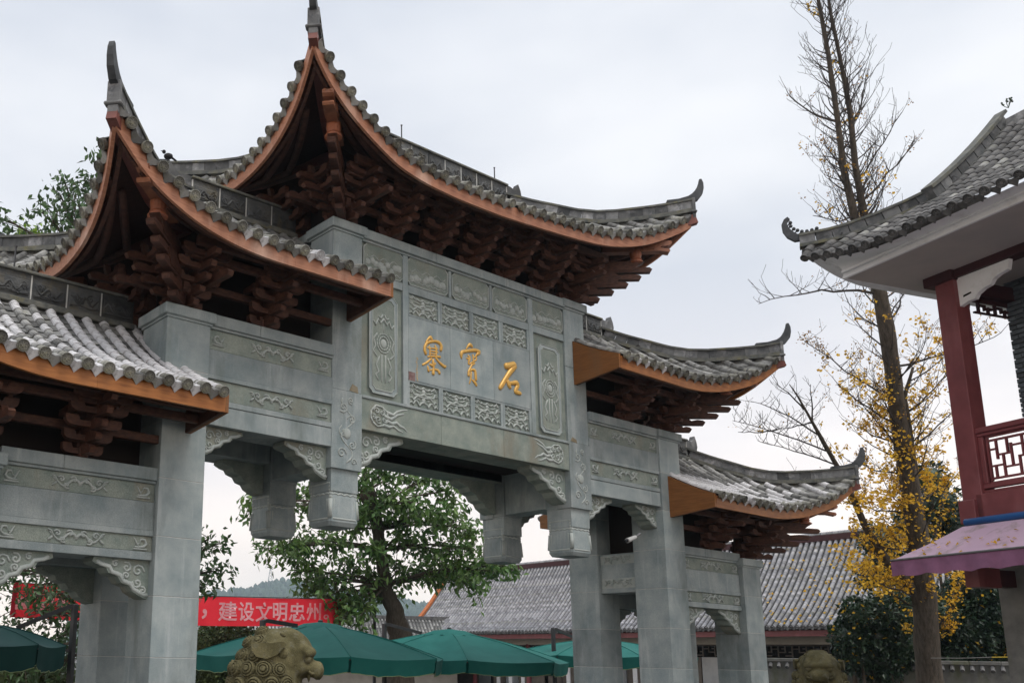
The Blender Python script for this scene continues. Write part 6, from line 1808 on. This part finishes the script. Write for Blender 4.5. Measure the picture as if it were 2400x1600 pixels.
# hill on the skyline
r = random.Random(31)
prof = [(-2600, 1600), (-900, 1500), (-300, 1440), (150, 1422), (380, 1405), (470, 1396), (560, 1385), (620, 1368), (660, 1366), (700, 1368), (740, 1376), (800, 1385), (860, 1398), (930, 1412), (1050, 1425), (1300, 1450), (1700, 1480), (2300, 1500), (3300, 1540)]
HD = 1200.0
rows = []
us = [lerp(150, 1500, i / 110) for i in range(111)]
hc = W(650, 1500, HD)
def hz_(u, k): return W(u, table(prof, u) + 2.5 * math.sin(u * .045) + 2 * math.sin(u * .11 + 1), HD).z * k
for k, dd in ((0.0, -420), (.35, -260), (.72, -120), (1.0, 0), (.8, 160), (.0, 500)):
    row = []
    for i, u in enumerate(us):
        p = W(u, 1540, (HD + dd) ); row.append(Vector((p.x, p.y, max(-.5, hz_(u, k) + (6 * math.sin(u * .02 + dd) if 0 < k < 1 else 0)))))
    rows.append(row)
hill = MB().grid(rows).build('hill', 'hill_wood', None, True); hill['kind'] = 'structure'
m = MB()
for i in range(1500):
    u = r.uniform(250, 1150); k = r.choice((1, 1, 1, .93, .86, .8, .72, .6)); dd = lerp(-420, 0, k) if k < 1 else r.uniform(-12, 12)
    if k < 1: dd = table([(.0, -420), (.35, -260), (.72, -120), (1, 0)], k)
    p = W(u, 1540, HD + dd); z = hz_(u, k); h = r.uniform(4, 10); w_ = h * r.uniform(.28, .5)
    m.lathe([(w_ * .5, 0), (w_, h * .35), (w_ * .8, h * .7), (.05, h)], (p.x, p.y, z - 2.0), 6)
hw = m.build('hill_wood', 'hill_wood', None); hw['kind'] = 'stuff'
pt = W(633, 1375, HD); b0 = W(633, 1372, HD).z; t0 = W(633, 1319, HD).z; ph = t0 - b0
py = thing('power_pylon', 'tiny lattice power pylon on the hilltop in the haze', 'pylon', (pt.x, pt.y, b0))
m = MB(); rt = Vector((CR.x, CR.y, 0)).normalized(); fw = Vector((-rt.y, rt.x, 0))
wz = lambda t: lerp(3.6, .7, min(1, t / .72)) if t < .72 else .7
for sx in (-1, 1):
    for sy in (-1, 1):
        m.tube([rt * sx * wz(t) + fw * sy * wz(t) + Vector((0, 0, ph * t)) for t in (0, .35, .72, .9)], .30, 4)
for k in range(7):
    t, t2 = k / 7 * .9, (k + 1) / 7 * .9
    for s_ in (-1, 1): m.tube([rt * s_ * wz(t) + Vector((0, 0, ph * t)), rt * -s_ * wz(t2) + Vector((0, 0, ph * t2))], .18, 4)
m.build('lattice_tower', 'metal_grey', py)
m = MB(); m.tube([rt * -6.5 + Vector((0, 0, ph * .80)), Vector((0, 0, ph * .84)), rt * 6.5 + Vector((0, 0, ph * .80))], .3, 4)
for s_ in (-1, 1): m.tube([Vector((0, 0, ph * .86)), rt * s_ * 5 + Vector((0, 0, ph * 1.0))], .28, 4); m.tube([rt * s_ * 5 + Vector((0, 0, ph)), rt * s_ * 6.5 + Vector((0, 0, ph * .80))], .2, 4)
m.build('cross_arms', 'metal_grey', py)
# small bird on the ridge finial
bpz = Vector((-4.86, 1.04, 8.69))
bt = thing('bird', 'small dark bird perched on the ridge finial of the middle left roof', 'bird', bpz)
m = MB().ball((0, 0, .07), .045, 10, 7, (1.6, 1, 1), Matrix.Rotation(-.35, 3, 'Y')); m.ball((-.07, 0, .115), .028, 9, 6); m.lathe([(.008, 0), (.001, .03)], None, 5, Matrix.Translation((-.095, 0, .115)) @ Matrix.Rotation(-PI / 2, 4, 'Y'))
m.tube([(.04, 0, .07), (.13, 0, .04)], [.02, .012], 5); m.tube([(0, .015, 0), (0, .015, .05)], .004, 4); m.tube([(0, -.015, 0), (0, -.015, .05)], .004, 4)
m.build('body', 'bird', bt, True)

# ================================================================== AIR
hz0 = MB().box(-70, 1460, -70, 1810, -1.0, 150.0)
hv = bpy.data.materials.new('haze'); hv.use_nodes = True
hn = hv.node_tree.nodes; hn.clear()
ho = hn.new('ShaderNodeOutputMaterial'); pv = hn.new('ShaderNodeVolumePrincipled')
pv.inputs['Color'].default_value = (0.72, 0.87, 1.0, 1); pv.inputs['Density'].default_value = 0.0004; pv.inputs['Anisotropy'].default_value = 0.55
hv.node_tree.links.new(pv.outputs[0], ho.inputs['Volume'])
MATS['haze'] = hv
haze = hz0.build('haze', hv, None); haze['kind'] = 'stuff'
